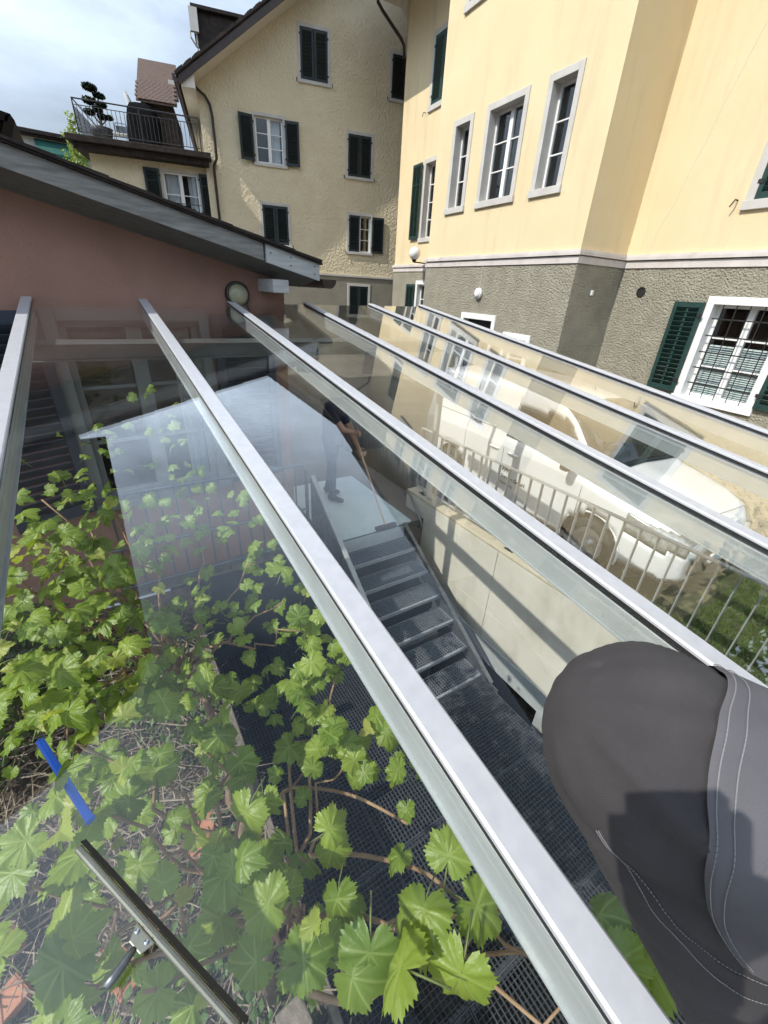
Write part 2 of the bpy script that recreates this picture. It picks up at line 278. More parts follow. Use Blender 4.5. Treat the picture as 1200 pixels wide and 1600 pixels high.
pm('lens_glass', (0.33, 0.34, 0.33), (0.62, 0.63, 0.61), 26, 0.12, spec=0.9, metal=0.4)
pm('chrome', (0.62, 0.62, 0.62), None, rough=0.12, metal=1.0)
pm('lettering_dark', (0.035, 0.035, 0.04), None, rough=0.5)
pm('dash_teal', (0.05, 0.32, 0.42), None, rough=0.7)
pm('corrugated', (0.36, 0.37, 0.36), (0.43, 0.44, 0.425), 3, 0.55, metal=0.2, stain=(3, (1, 1, 0.3), 0.5, 0.8, (0.27, 0.27, 0.24), 0.5))
pm('lamp_opal', (0.80, 0.80, 0.77), None, rough=0.2)
pm('purlin_steel_shaded', (0.13, 0.14, 0.135), (0.17, 0.18, 0.175), 8, 0.5)  # darker copy of the painted steel: the purlin's shade is put into its colour
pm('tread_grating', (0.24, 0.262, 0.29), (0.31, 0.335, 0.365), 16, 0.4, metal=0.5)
pm('window_grey_shaded', (0.20, 0.21, 0.20), (0.24, 0.25, 0.24), 5, 0.5)  # pink house window, its colour dimmed to paint in the shade below the canopy
pm('lamp_cream', (0.30, 0.28, 0.17), (0.36, 0.34, 0.22), 6, 0.25)
pm('lamp_black', (0.015, 0.015, 0.015), None, rough=0.4)
pm('black_cover', (0.006, 0.006, 0.007), (0.010, 0.010, 0.011), 9, 0.8, 0.7, 12, 0.03, spec=0.05)
pm('pot_dark', (0.022, 0.022, 0.022), None, rough=0.5)
pm('parasol_cloth', (0.58, 0.57, 0.55), (0.68, 0.67, 0.65), 8, 0.9)
pm('pale_house', (0.42, 0.41, 0.36), (0.48, 0.47, 0.42), 1, 0.9)
pm('awning_green', (0.010, 0.07, 0.055), (0.015, 0.09, 0.07), 3, 0.8)
pm('trouser_dark', (0.036, 0.032, 0.033), (0.050, 0.045, 0.046), 14, 0.92, 0.45, 750, 0.0012, stain=(60, (1, 1, 1), 0.62, 0.75, (0.085, 0.08, 0.08), 0.35))
pm('trouser_panel', (0.098, 0.095, 0.102), (0.122, 0.118, 0.127), 14, 0.92, 0.45, 750, 0.0012)
pm('stitch', (0.27, 0.265, 0.275), None, rough=0.8)
pm('navy_shirt', (0.014, 0.020, 0.045), (0.020, 0.028, 0.058), 8, 0.9, 0.2, 300, 0.002)
pm('jeans', (0.022, 0.028, 0.050), (0.034, 0.042, 0.068), 10, 0.9, 0.2, 300, 0.002)
pm('skin', (0.52, 0.30, 0.21), (0.56, 0.335, 0.24), 12, 0.55)
pm('hair', (0.045, 0.030, 0.020), (0.07, 0.048, 0.032), 60, 0.6)
pm('shoe', (0.02, 0.02, 0.022), (0.03, 0.03, 0.032), 20, 0.6)
pm('eye_white', (0.7, 0.7, 0.68), None, rough=0.2)
pm('lip', (0.42, 0.17, 0.14), None, rough=0.5)
pm('pole_wood', (0.52, 0.36, 0.24), (0.60, 0.43, 0.30), 12, 0.55)
pm('blue_plastic', (0.015, 0.17, 0.85), None, rough=0.35)
pm('brass', (0.26, 0.25, 0.19), (0.36, 0.35, 0.28), 20, 0.25, metal=0.85)
pm('rubber', (0.016, 0.016, 0.017), None, rough=0.5)
pm('phone_black', (0.012, 0.012, 0.013), None, rough=0.3)
pm('frosted_glass_floor', (0.62, 0.70, 0.675), (0.68, 0.76, 0.735), 2, 0.18, stain=(3, (1, 1, 1), 0.5, 0.75, (0.40, 0.45, 0.42), 0.4))
glass_mat('canopy_glass', (0.978, 0.99, 0.985), 0.042, dust=0.004, boost=1.35)
glass_mat('window_glass', (0.93, 0.95, 0.95), 0.05)
leaf_mat('vine_leaf', (0.10, 0.18, 0.018), (0.33, 0.42, 0.06), (0.42, 0.50, 0.16), trans=0.34, rough=0.42)
leaf_mat('vine_leaf_young', (0.32, 0.42, 0.07), (0.44, 0.44, 0.11), (0.44, 0.44, 0.16))
leaf_mat('cover_leaf', (0.05, 0.11, 0.025), (0.10, 0.17, 0.04), (0.15, 0.22, 0.08), 0.3)
leaf_mat('tree_leaf', (0.05, 0.09, 0.018), (0.10, 0.15, 0.03), (0.14, 0.2, 0.06), 0.35)
leaf_mat('birch_leaf', (0.16, 0.22, 0.05), (0.26, 0.32, 0.09), (0.2, 0.3, 0.1), 0.4)
leaf_mat('pine_leaf', (0.008, 0.016, 0.009), (0.016, 0.03, 0.016), (0.02, 0.04, 0.02), 0.05)

# ------------------------------------------------------------------ building kit (x along the wall, +y out of it, z up)
class Site:
    def __init__(s, name, label, cat, ang, base):
        c, sn = math.cos(ang), math.sin(ang)
        s.base = base; s.root = thing(name, label, cat, (c*base[0]-sn*base[1], sn*base[0]+c*base[1], base[2]), (0, 0, ang))
    def part(s, name, mb, mat, parent=None, **k): return mb.build(name, MAT[mat], parent or s.root, off=s.base, **k)
    def inst(s, name, me, pos, parent=None, rot=None, scale=None):
        return link(name, me, parent or s.root, loc=(pos[0]-s.base[0], pos[1]-s.base[1], pos[2]-s.base[2]), rot=rot, scale=scale)

def clip(poly, a, b, c):
    """keep a*x + b*z <= c"""
    out = []
    for i, p in enumerate(poly):
        q = poly[(i+1) % len(poly)]; fp, fq = a*p[0]+b*p[1]-c, a*q[0]+b*q[1]-c
        if fp <= 0: out.append(p)
        if (fp < 0 < fq) or (fq < 0 < fp): t = fp/(fp-fq); out.append((p[0]+t*(q[0]-p[0]), p[1]+t*(q[1]-p[1])))
    return out
def wall_face(mb, x0, x1, z0, z1, y, holes, planes=(), depth=0.22):
    """a wall face with rectangular openings and their reveals"""
    xs = sorted({x0, x1} | {h[i] for h in holes for i in (0, 1) if x0 < h[i] < x1}); zs = sorted({z0, z1} | {h[i] for h in holes for i in (2, 3) if z0 < h[i] < z1})
    for a, b in zip(xs, xs[1:]):
        for c, d in zip(zs, zs[1:]):
            mx, mz = (a+b)/2, (c+d)/2
            if any(h[0] < mx < h[1] and h[2] < mz < h[3] for h in holes): continue
            poly = [(a, c), (b, c), (b, d), (a, d)]
            for pl in planes:
                poly = clip(poly, *pl)
                if len(poly) < 3: break
            if len(poly) >= 3: mb.raw([(p[0], y, p[1]) for p in poly], [list(range(len(poly)))])
    for h in holes:
        a, b, c, d = h
        for q in ([(a,c),(a,d)], [(b,c),(b,d)], [(a,c),(b,c)], [(a,d),(b,d)]):
            mb.raw([(q[0][0], y, q[0][1]), (q[1][0], y, q[1][1]), (q[1][0], y-depth, q[1][1]), (q[0][0], y-depth, q[0][1])], [(0,1,2,3)])
def window(S, x0, x1, z0, z1, y, sur=0.13, cas=2, rows=3, stone='cut_stone', depth=0.22, curtain=None, sillh=0.14, proud=0.025, glazed=True, room=True, frame_mat='white_paint'):
    """outer rectangle of the stone surround; the wall needs a hole of the same outline minus 2 cm"""
    m = MB(); i0, i1, j0, j1 = x0+sur, x1-sur, z0+sillh, z1-sur
    m.box(x0, i0, y-depth, y+proud, z0+sillh, z1); m.box(i1, x1, y-depth, y+proud, z0+sillh, z1)
    m.box(i0, i1, y-depth, y+proud, j1, z1)
    w = S.part('window', m, stone, bevel=0.006)
    s = MB(); s.box(x0-0.02, x1+0.02, y-depth, y+proud+0.03, z0, z0+sillh-0.002); S.part('sill', s, stone, w, bevel=0.008)
    if room:
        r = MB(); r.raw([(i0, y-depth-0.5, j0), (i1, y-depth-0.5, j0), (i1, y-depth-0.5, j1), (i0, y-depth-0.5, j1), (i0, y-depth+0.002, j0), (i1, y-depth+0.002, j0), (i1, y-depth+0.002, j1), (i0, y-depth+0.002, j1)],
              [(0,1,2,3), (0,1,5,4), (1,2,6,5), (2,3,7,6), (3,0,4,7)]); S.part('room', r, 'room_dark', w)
    if glazed:
        f = MB(); yf0, yf1 = y-depth+0.012, y-depth+0.07; fw = 0.055
        f.box(i0, i1, yf0, yf1, j0, j0+fw); f.box(i0, i1, yf0, yf1, j1-fw, j1); f.box(i0, i0+fw, yf0, yf1, j0+fw, j1-fw); f.box(i1-fw, i1, yf0, yf1, j0+fw, j1-fw)
        cw = (i1-i0)/cas
        for c in range(1, cas): f.box(i0+c*cw-0.06, i0+c*cw+0.06, yf0, yf1+0.012, j0+fw, j1-fw)
        for c in range(cas):
            a = i0+c*cw+(fw if c == 0 else 0.06); b = i0+(c+1)*cw-(fw if c == cas-1 else 0.06); h = (j1-j0-2*fw)/rows
            for k in range(1, rows): f.box(a, b, yf0+0.01, yf1-0.005, j0+fw+k*h-0.014, j0+fw+k*h+0.014)
            for k in range(rows):
                g = MB(); g.box(a, b, yf0+0.016, yf0+0.022, j0+fw+k*h+(0.014 if k else 0), j0+fw+(k+1)*h-(0.014 if k < rows-1 else 0)); S.part('pane', g, 'window_glass', w)
        S.part('casement', f, frame_mat, w, bevel=0.005)
        if curtain:
            k = MB(); n = 26
            for a, b in curtain:
                xa, xb = i0+a*(i1-i0), i0+b*(i1-i0)
                for q in range(n):
                    u0, u1 = xa+(xb-xa)*q/n, xa+(xb-xa)*(q+1)/n; d0, d1 = 0.02*math.sin(q*1.9), 0.02*math.sin((q+1)*1.9)
                    k.raw([(u0, y-depth-0.07+d0, j0), (u1, y-depth-0.07+d1, j0), (u1, y-depth-0.07+d1, j1), (u0, y-depth-0.07+d0, j1)], [(0,1,2,3)])
            S.part('curtain', k, 'curtain', w, smooth=True)
    return w
def hole(x0, x1, z0, z1): return (x0+0.02, x1-0.02, z0+0.02, z1-0.02)
def shutter(S, x0, x1, z0, z1, y, mat, n=15, mid=False, cross=False, ang=0.0, hinge=None):
    """louvred leaf in the wall plane y; ang swings it out about the hinge edge"""
    hx = x0 if hinge == 0 else x1
    M = Matrix.Translation((hx, y, 0)) @ Matrix.Rotation(ang, 4, 'Z') @ Matrix.Translation((-hx, -y, 0)) if ang else None
    m = MB(); t = 0.038; st = min(0.075, (x1-x0)*0.15)
    m.box(x0, x0+st, y, y+t, z0, z1, M); m.box(x1-st, x1, y, y+t, z0, z1, M); m.box(x0+st, x1-st, y, y+t, z0, z0+st*1.3, M); m.box(x0+st, x1-st, y, y+t, z1-st*1.1, z1, M)
    if mid: m.box((x0+x1)/2-0.022, (x0+x1)/2+0.022, y+0.003, y+t-0.002, z0+st*1.3, z1-st*1.1, M)
    if cross: m.box(x0+st, x1-st, y, y+t, z0+(z1-z0)*0.74-0.03, z0+(z1-z0)*0.74+0.03, M)
    w = S.part('shutter', m, mat, bevel=0.004)
    for zz in (z0+0.14*(z1-z0), z0+0.86*(z1-z0)):
        h = MB(); hxx = hx+(0.012 if hinge == 0 else -0.012); h.box(hxx-0.045, hxx+0.045, y+t, y+t+0.012, zz-0.03, zz+0.03, M); S.part('hinge', h, 'iron', w)
    a, b = z0+st*1.3, z1-st*1.1; p = (b-a)/n
    s = MB(); sl = p*0.62; s.box(-(x1-x0)/2+st, (x1-x0)/2-st, -0.005, 0.005, -sl, sl, Matrix.Rotation(rad(-38), 4, 'X')); me = s.mesh('slat', MAT[mat])
    for k in range(n):
        c = Vector(((x0+x1)/2, y+t/2, a+(k+0.5)*p)); c = M @ c if M else c
        S.inst('slat', me, c, w, rot=(0, 0, ang))
    return w

# ------------------------------------------------------------------ ground, pit and yard
PX0, PX1, PY0, PY1 = 0.30, 3.40, -1.6, 4.02         # the light well
m = MB(); E = 240
for a, b, c, d in ((-E, E, PY1, E), (-E, E, -E, -1.6), (-E, -3.2, PY0, PY1), (PX1, E, PY0, PY1)): m.raw([(a, c, GROUND), (b, c, GROUND), (b, d, GROUND), (a, d, GROUND)], [(0,1,2,3)])
struct(m.build('ground', MAT['asphalt']))
m = MB()                                             # planting bed, falling towards the well
nx, ny = 28, 44; rng = random.Random(3)
for i in range(nx+1):
    for j in range(ny+1):
        x = -3.2+3.48*i/nx; y = PY0+(PY1-PY0)*j/ny; e = 0 if i in (0,) or j in (0, ny) else 1
        m.v.append((x, y, GROUND-0.03-0.32*max(0, (x+1.3)/1.6)**1.5*e+e*rng.uniform(-0.04, 0.04)))
for i in range(nx):
    for j in range(ny): q = i*(ny+1)+j; m.f.append([q, q+ny+1, q+ny+2, q+1]); m.mi.append(0)
bed = struct(m.build('planting_bed', MAT['soil'], smooth=True))
m = MB(); FL = -5.6
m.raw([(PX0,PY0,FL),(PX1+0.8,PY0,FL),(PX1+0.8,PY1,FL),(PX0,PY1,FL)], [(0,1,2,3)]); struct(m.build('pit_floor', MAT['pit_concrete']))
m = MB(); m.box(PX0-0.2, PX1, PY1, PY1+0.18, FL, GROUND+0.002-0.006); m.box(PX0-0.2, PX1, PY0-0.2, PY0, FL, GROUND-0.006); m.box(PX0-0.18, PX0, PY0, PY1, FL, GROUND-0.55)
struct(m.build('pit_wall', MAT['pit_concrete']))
# paved yard beyond the van: wavy interlocking stones
m = MB(); m.raw([(6.4, -0.6, GROUND+0.004), (12.0, -0.6, GROUND+0.004), (12.0, 4.2, GROUND+0.004), (6.4, 4.2, GROUND+0.004)], [(0,1,2,3)])
yard = struct(m.build('paved_yard', MAT['sand_joint']))
W_, H_ = 0.27, 0.165
def wavy(w, h, gap):
    pts = []; N = 10
    f = lambda u: 0.042*math.sin(2*PI*u)
    g = lambda v: 0.022*math.sin(2*PI*v)
    for i in range(N): u = i/N; pts.append((-w/2+w*u+gap*(1-2*u)+g(0), -h/2+f(u)+gap))
    for i in range(5): v = i/5; pts.append((w/2-gap+g(v), -h/2+h*v+gap*(1-2*v)+f(1)))
    for i in range(N): u = 1-i/N; pts.append((-w/2+w*u+gap*(1-2*u)+g(1), h/2+f(u)-gap))
    for i in range(5): v = 1-i/5; pts.append((-w/2+gap+g(v), -h/2+h*v+gap*(1-2*v)+f(0)))
    return pts
pv = MB(); po = wavy(W_, H_, 0.012); pi_ = wavy(W_, H_, 0.02); n = len(po)
pv.raw([(x, y, 0) for x, y in po]+[(x, y, 0.022) for x, y in po]+[(x, y, 0.03) for x, y in pi_], [(i, (i+1) % n, n+(i+1) % n, n+i) for i in range(n)]+[(n+i, n+(i+1) % n, 2*n+(i+1) % n, 2*n+i) for i in range(n)]+[list(range(2*n, 3*n))])
pme = pv.mesh('paving_stone', MAT['paver']); rest = MB(); rng = random.Random(5); cand = []
for i in range(20):
    for j in range(28):
        x = 6.5+(i+0.5)*W_; y = -0.5+(j+0.5)*H_
        cand.append((abs(x-8.4)*0.8+abs(y-2.0), x, y))
cand.sort()
for k, (d, x, y) in enumerate(cand):
    z = GROUND+0.006+rng.uniform(0, 0.006)
    if k < 290: link('paving_stone', pme, yard, loc=(x, y, z), rot=(rng.uniform(-0.01, 0.01), rng.uniform(-0.01, 0.01), 0))
    else: rest.raw([(a[0]+x, a[1]+y, a[2]+z) for a in pv.v], pv.f)
stuff(rest.build('paving_stones', MAT['paver'], yard))
# lawn strip between the wall and the van
m = MB(); m.raw([(3.66, -1.6, GROUND+0.004), (6.3, -1.6, GROUND+0.004), (6.3, 1.05, GROUND+0.004), (3.66, 2.2, GROUND+0.004)], [(0,1,2,3)]); lawn = struct(m.build('lawn', MAT['lawn_soil']))
m = MB(); rng = random.Random(11)
for k in range(20000):
    x = rng.uniform(3.68, 6.2); y = rng.uniform(-0.7, 1.0) if x > 4.5 else rng.uniform(-0.7, 2.0)
    h = rng.uniform(0.02, 0.075); a = rng.uniform(0, 2*PI); w = 0.0035; l = Vector((rng.uniform(-1, 1), rng.uniform(-1, 1), 0))*h*0.7
    c, s_ = math.cos(a)*w, math.sin(a)*w
    m.raw([(x-c, y-s_, GROUND+0.003), (x+c, y+s_, GROUND+0.003), (x+l.x, y+l.y, GROUND+h)], [(0,1,2)])
g_ = m.build('grass', MAT['grass_blade'], fix=False); stuff(g_); g_['label'] = 'short sunlit grass beside the railing in front of the van'; g_['category'] = 'grass'

# ------------------------------------------------------------------ yellow house
YA = rad(84.83)
S = Site('yellow_house', 'large yellow rendered house with projecting bay and roughcast grey base', 'house', YA, (9.5, -9.45, GROUND))
D1, D0, EV = -8.0, -9.45, 8.45                       # bay front, main wall, eaves
bayw = [(11.13, 11.98, 1.96, 3.96), (9.24, 10.63, 1.96, 3.96), (7.85, 8.72, 1.96, 3.96), (11.13, 11.98, 5.89, 7.75), (9.24, 10.63, 5.89, 7.75), (7.85, 8.72, 5.89, 7.75)]
mainw = [(3.62, 5.02, 1.54, 3.60), (3.62, 5.02, 5.4, 7.3), (14.45, 15.75, 5.24, 7.12), (14.5, 15.74, 1.62, 4.03)]
m = MB(); wall_face(m, 6.99, 12.71, 0.90, EV, D1, [hole(*w) for w in bayw]); S.part('bay_wall', m, 'yellow_render')
m = MB(); m.raw([(6.99, D1, .9), (6.99, D0, .9), (6.99, D0, EV), (6.99, D1, EV)], [(0,1,2,3)]); S.part('bay_side', m, 'yellow_render'); m = MB(); m.raw([(12.71, D1, .9), (12.71, D0, .9), (12.71, D0, EV), (12.71, D1, EV)], [(0,1,2,3)]); S.part('bay_side', m, 'yellow_render')
m = MB(); wall_face(m, 1.5, 6.99, 0.90, EV, D0, [hole(*w) for w in mainw[:2]]); m.raw([(1.5, D0, .9), (1.5, D0-9, .9), (1.5, D0-9, EV), (1.5, D0, EV)], [(0,1,2,3)]); S.part('main_wall', m, 'yellow_render'); m = MB(); wall_face(m, 12.71, 17.5, 0.90, EV, D0, [hole(*w) for w in mainw[2:]])
m.raw([(17.5, D0, .9), (17.5, D0-9, .9), (17.5, D0-9, EV), (17.5, D0, EV)], [(0,1,2,3)])
S.part('main_wall', m, 'yellow_render')
bw = (3.58, 5.0, -1.66, 0.23); lw = (14.4, 15.66, -1.3, 0.40); dr = (9.14, 10.6, GROUND, -0.42); d2 = (7.83, 8.78, -1.9, -0.76)
m = MB(); wall_face(m, 6.97, 12.73, GROUND, 0.71, D1+0.02, [hole(*dr), hole(*d2)]); m.raw([(6.97, D1+.02, GROUND), (6.97, D0+.02, GROUND), (6.97, D0+.02, .71), (6.97, D1+.02, .71)], [(0,1,2,3)]); m.raw([(12.73, D1+.02, GROUND), (12.73, D0+.02, GROUND), (12.73, D0+.02, .71), (12.73, D1+.02, .71)], [(0,1,2,3)])
wall_face(m, 1.48, 6.97, GROUND, 0.71, D0+0.02, [hole(*bw)]); wall_face(m, 12.73, 17.52, GROUND, 0.71, D0+0.02, [hole(*lw)])
m.raw([(1.48, D0+.02, GROUND), (1.48, D0-9, GROUND), (1.48, D0-9, .71), (1.48, D0+.02, .71)], [(0,1,2,3)]); S.part('base_wall', m, 'roughcast')
def ring(m, off, z0, z1, inner):
    """band round the outline of the house front"""
    P = [(1.5-off, D0-9), (1.5-off, D0+off), (6.99-off, D0+off), (6.99-off, D1+off), (12.71+off, D1+off), (12.71+off, D0+off), (17.5+off, D0+off), (17.5+off, D0-9)]
    Q = [(1.5+inner, D0-9), (1.5+inner, D0-inner), (6.99+inner, D0-inner), (6.99+inner, D1-inner), (12.71-inner, D1-inner), (12.71-inner, D0-inner), (17.5-inner, D0-inner), (17.5-inner, D0-9)]
    for i in range(7):
        vs = [(P[i][0],P[i][1],z0),(P[i+1][0],P[i+1][1],z0),(Q[i+1][0],Q[i+1][1],z0),(Q[i][0],Q[i][1],z0)]; vs += [(a, b, z1) for a, b, _ in vs]
        m.raw(vs, [(0,1,2,3),(4,5,6,7),(0,1,5,4),(2,3,7,6)])
m = MB(); ring(m, 0.085, 0.845, 0.905, 0.05); S.part('cornice', m, 'cornice_stone')
m = MB(); ring(m, 0.055, 0.905, 0.945, 0.05); S.part('cornice', m, 'cornice_stone')
m = MB(); ring(m, 0.045, 0.700, 0.826, 0.05); S.part('cornice', m, 'cornice_stone')
m = MB(); ring(m, 0.012, 0.82, 0.85, 0.05); S.part('cornice_joint', m, 'roughcast')
for k, w in enumerate(bayw): window(S, *w, D1, sur=0.13, cas=(2 if k % 3 == 1 else 1), rows=3, depth=0.26)
window(S, *mainw[0], D0, cas=2, glazed=False); window(S, *mainw[1], D0, cas=2, glazed=False); window(S, *mainw[2], D0, cas=2, glazed=False); window(S, *mainw[3], D0, cas=2, rows=4, depth=0.26)
for w in mainw[:3]:
    mid = (w[0]+w[1])/2
    shutter(S, w[0]+.13, mid-.004, w[2]+.14, w[3]-.13, D0-0.02, 'green_shutter', 20, hinge=0); shutter(S, mid+.004, w[1]-.13, w[2]+.14, w[3]-.13, D0-0.02, 'green_shutter', 20, hinge=1)
shutter(S, 15.77, 16.36, 1.74, 3.96, D0+0.05, 'green_shutter', 22, mid=True, cross=True, hinge=0)
wlow = window(S, *lw, D0+0.02, cas=2, rows=3, stone='white_paint'); shutter(S, 15.68, 16.28, -1.15, 0.27, D0+0.06, 'green_shutter', 16, mid=True, hinge=0)
wb = window(S, *bw, D0+0.02, cas=2, rows=3, stone='white_paint', depth=0.26, sillh=0.11)
shutter(S, 5.0, 5.57, -1.52, 0.12, D0+0.06, 'green_shutter', 17, mid=True, hinge=0); shutter(S, 3.0, 3.57, -1.52, 0.12, D0+0.06, 'green_shutter', 17, mid=True, hinge=1)
m = MB()                                             # window grille
for k in range(5): x = 3.71+0.13+k*0.222; m.tube([(x, D0-0.03, -1.54), (x, D0-0.03, 0.10)], 0.0085, 6)
S.part('grille_bar', m, 'iron', wb)
for k in range(5):
    z = -1.30+k*0.29; g = MB(); g.box(3.72, 4.86, D0-0.045, D0-0.037, z-0.011, z+0.011); S.part('grille_bar', g, 'iron', wb)
b_ = MB(); b_.box(-0.53, 0.53, -0.022, 0.022, -0.0015, 0.0015, Matrix.Rotation(rad(-38), 4, 'X')); bme = b_.mesh('blind_slat', MAT['blind'])
for k in range(24): S.inst('blind_slat', bme, (4.29, D0-0.26, -1.48+k*0.038), wb)
# doors
m = MB(); x0, x1, z1 = dr[0], dr[1], dr[3]; m.box(x0, x0+.13, D1-.2, D1+.05, GROUND, z1); m.box(x1-.13, x1, D1-.2, D1+.05, GROUND, z1); m.box(x0+.13, x1-.13, D1-.2, D1+.05, z1-.14, z1); d_ = S.part('door', m, 'white_paint', bevel=0.006)
m = MB(); m.box(x0+.13, x1-.13, D1-.20, D1-.15, GROUND, z1-.14); S.part('door_leaf', m, 'room_dark', d_)
m = MB(); m.box(x0+.22, x0+.25, D1-.15, D1-.09, -1.9, -1.75); S.part('handle', m, 'chrome', d_)
window(S, *d2, D1+0.02, cas=1, rows=2, stone='white_paint', sillh=0.10)
# vent, junction box, shutter hooks
m = MB(); m.lathe([(0.10, 0), (0.10, 0.01), (0.075, 0.012), (0.07, -0.03), (0.0, -0.03)], (6.39, D0+0.024, 0.26), 20, Matrix.Rotation(-PI/2, 3, 'X')); S.part('vent', m, 'iron', smooth=False)
m = MB(); m.box(6.915, 6.968, D1-0.62, D1-0.56, 0.14, 0.24); S.part('junction_box', m, 'white_paint', bevel=0.008)
for hx, hz in ((5.14, 1.70), (15.92, 5.28)):
    m = MB(); m.tube([(hx, D0-0.02, hz), (hx, D0+0.09, hz), (hx+0.01, D0+0.10, hz-0.03), (hx+0.05, D0+0.10, hz-0.10)], 0.011, 6); S.part('shutter_hook', m, 'iron')
m = MB(); rng = random.Random(31); m.tube([(6.55-0.12*k+rng.uniform(-.05, .05), D0+0.0005, 0.96+0.42*k+rng.uniform(-.06, .06)) for k in range(14)], 0.004, 4); S.part('crack', m, 'cut_stone')
# eaves and roof
OV = 0.85
m = MB()
for a, b, d in ((1.0, 6.99-OV, D0+OV), (6.99-OV, 12.71+OV, D1+OV), (12.71+OV, 18.1, D0+OV)): m.box(a, b, -19, d, EV, EV+0.05)
S.part('soffit', m, 'soffit_white')
m = MB(); m.prism([(17.5, EV), (17.5, EV-0.55), (17.95, EV)], 1, D0+0.02, D0+0.10); S.part('eave_bracket', m, 'soffit_white')
m = MB()
for a, b, d in ((1.0, 6.99-OV, D0+OV), (6.99-OV, 12.71+OV, D1+OV), (12.71+OV, 18.1, D0+OV)): m.tube([(a, d+0.06, EV+0.08), (b, d+0.06, EV+0.08)], 0.075, 10)
S.part('gutter', m, 'brown_metal', smooth=True)
m = MB(); m.tube([(18.0, D0+OV+.06, EV+.04), (18.0, D0+OV+.06, EV-.12), (17.92, D0+OV-.1, EV-.32), (17.58, D0+.2, EV-.95), (17.56, D0+.08, EV-1.1), (17.56, D0+.06, EV-1.4)], 0.05, 10); S.part('downpipe', m, 'brown_metal', smooth=True)
m = MB(); m.prism([(D1+OV, EV+.06), (D1+OV, EV+.12), (-14.5, EV+4.4), (-19, EV+.12), (-19, EV+.06)], 0, 0.9, 18.2); S.part('roof', m, 'roof_dark')
# wall lamps of the yellow house
def local(S, p): return S.root.matrix_basis @ Vector((p[0]-S.base[0], p[1]-S.base[1], p[2]-S.base[2]))
t = thing('globe_lamp', 'white opal globe lamp on a black arm at the yellow house', 'lamp', local(S, (15.0, D0+0.02, 1.0)), (0, 0, YA))
m = MB(); m.lathe([(0.0, -0.205), (0.08, -0.19), (0.145, -0.145), (0.19, -0.075), (0.205, 0), (0.19, 0.075), (0.145, 0.145), (0.08, 0.19), (0.0, 0.205)], (0, 0.55, 0.22), 20); m.build('globe', MAT['lamp_opal'], t, smooth=True)
m = MB(); m.tube([(0, 0, -0.06), (0, 0.3, -0.05), (0, 0.53, -0.05), (0, 0.55, 0.0)], 0.022, 8); m.build('arm', MAT['lamp_black'], t, smooth=True)
m = MB(); m.lathe([(0.05, -0.06), (0.09, 0.04), (0.07, 0.06)], (0, 0.55, 0), 14); m.build('collar', MAT['lamp_black'], t)
t = thing('bulkhead_lamp', 'round white bulkhead lamp with a cable on the grey base of the bay', 'lamp', local(S, (9.95, D1+0.022, 0.06)), (0, 0, YA))
m = MB(); m.lathe([(0.125, 0.0), (0.135, 0.03), (0.13, 0.07), (0.115, 0.075)], (0, 0, 0), 24, Matrix.Rotation(-PI/2, 3, 'X')); m.build('ring', MAT['white_paint'], t, smooth=True)
m = MB(); m.lathe([(0.112, 0.06), (0.10, 0.10), (0.06, 0.125), (0.0, 0.13)], (0, 0, 0), 24, Matrix.Rotation(-PI/2, 3, 'X')); m.build('diffuser', MAT['lamp_opal'], t, smooth=True)
m = MB(); m.tube([(0, 0.012, 0.1), (0, 0.012, 0.63)], 0.009, 6); m.build('cable', MAT['cut_stone'], t)

# ------------------------------------------------------------------ gable house with terrace annex
GA = rad(165.24); GY = -21.0
G = Site('gable_house', 'tall beige rough rendered gable house with dark louvred shutters', 'house', GA, (-4.0, -24.0, GROUND))
SL, E0, EZ = 0.717, 0.46, 6.1                        # rake slope, eave corner
RZ = lambda s: EZ+SL*(E0-s)
gw = dict(w1=(-4.2, -3.0, 6.58, 8.15), wr=(-7.7, -6.5, 6.55, 8.0), w2=(-2.46, -1.24, 3.98, 5.55), w3=(-2.51, -1.31, 1.35, 2.87), w4=(-5.96, -4.8, 3.95, 5.48), w5=(-6.03, -4.87, 1.33, 2.85))
bwn = (-6.0, -4.92, -1.2, 0.20)
m = MB(); wall_face(m, -13.0, 0.55, 0.49, 12.6, GY, [hole(*w) for w in gw.values()], planes=[(SL, 1, EZ+SL*E0), (-SL, 1, EZ+SL*(17.26))])
m.raw([(0.55, GY, 0.49), (0.55, GY-12, 0.49), (0.55, GY-12, EZ-.06), (0.55, GY, EZ-.06)], [(0,1,2,3)]); G.part('wall', m, 'gable_render')
m = MB(); wall_face(m, -13.0, 0.57, GROUND, 0.45, GY+0.03, [hole(*bwn)]); G.part('base_wall', m, 'gable_base')
m = MB(); m.box(-13, 0.6, GY-0.1, GY+0.07, 0.45, 0.52); G.part('ledge', m, 'cut_stone')
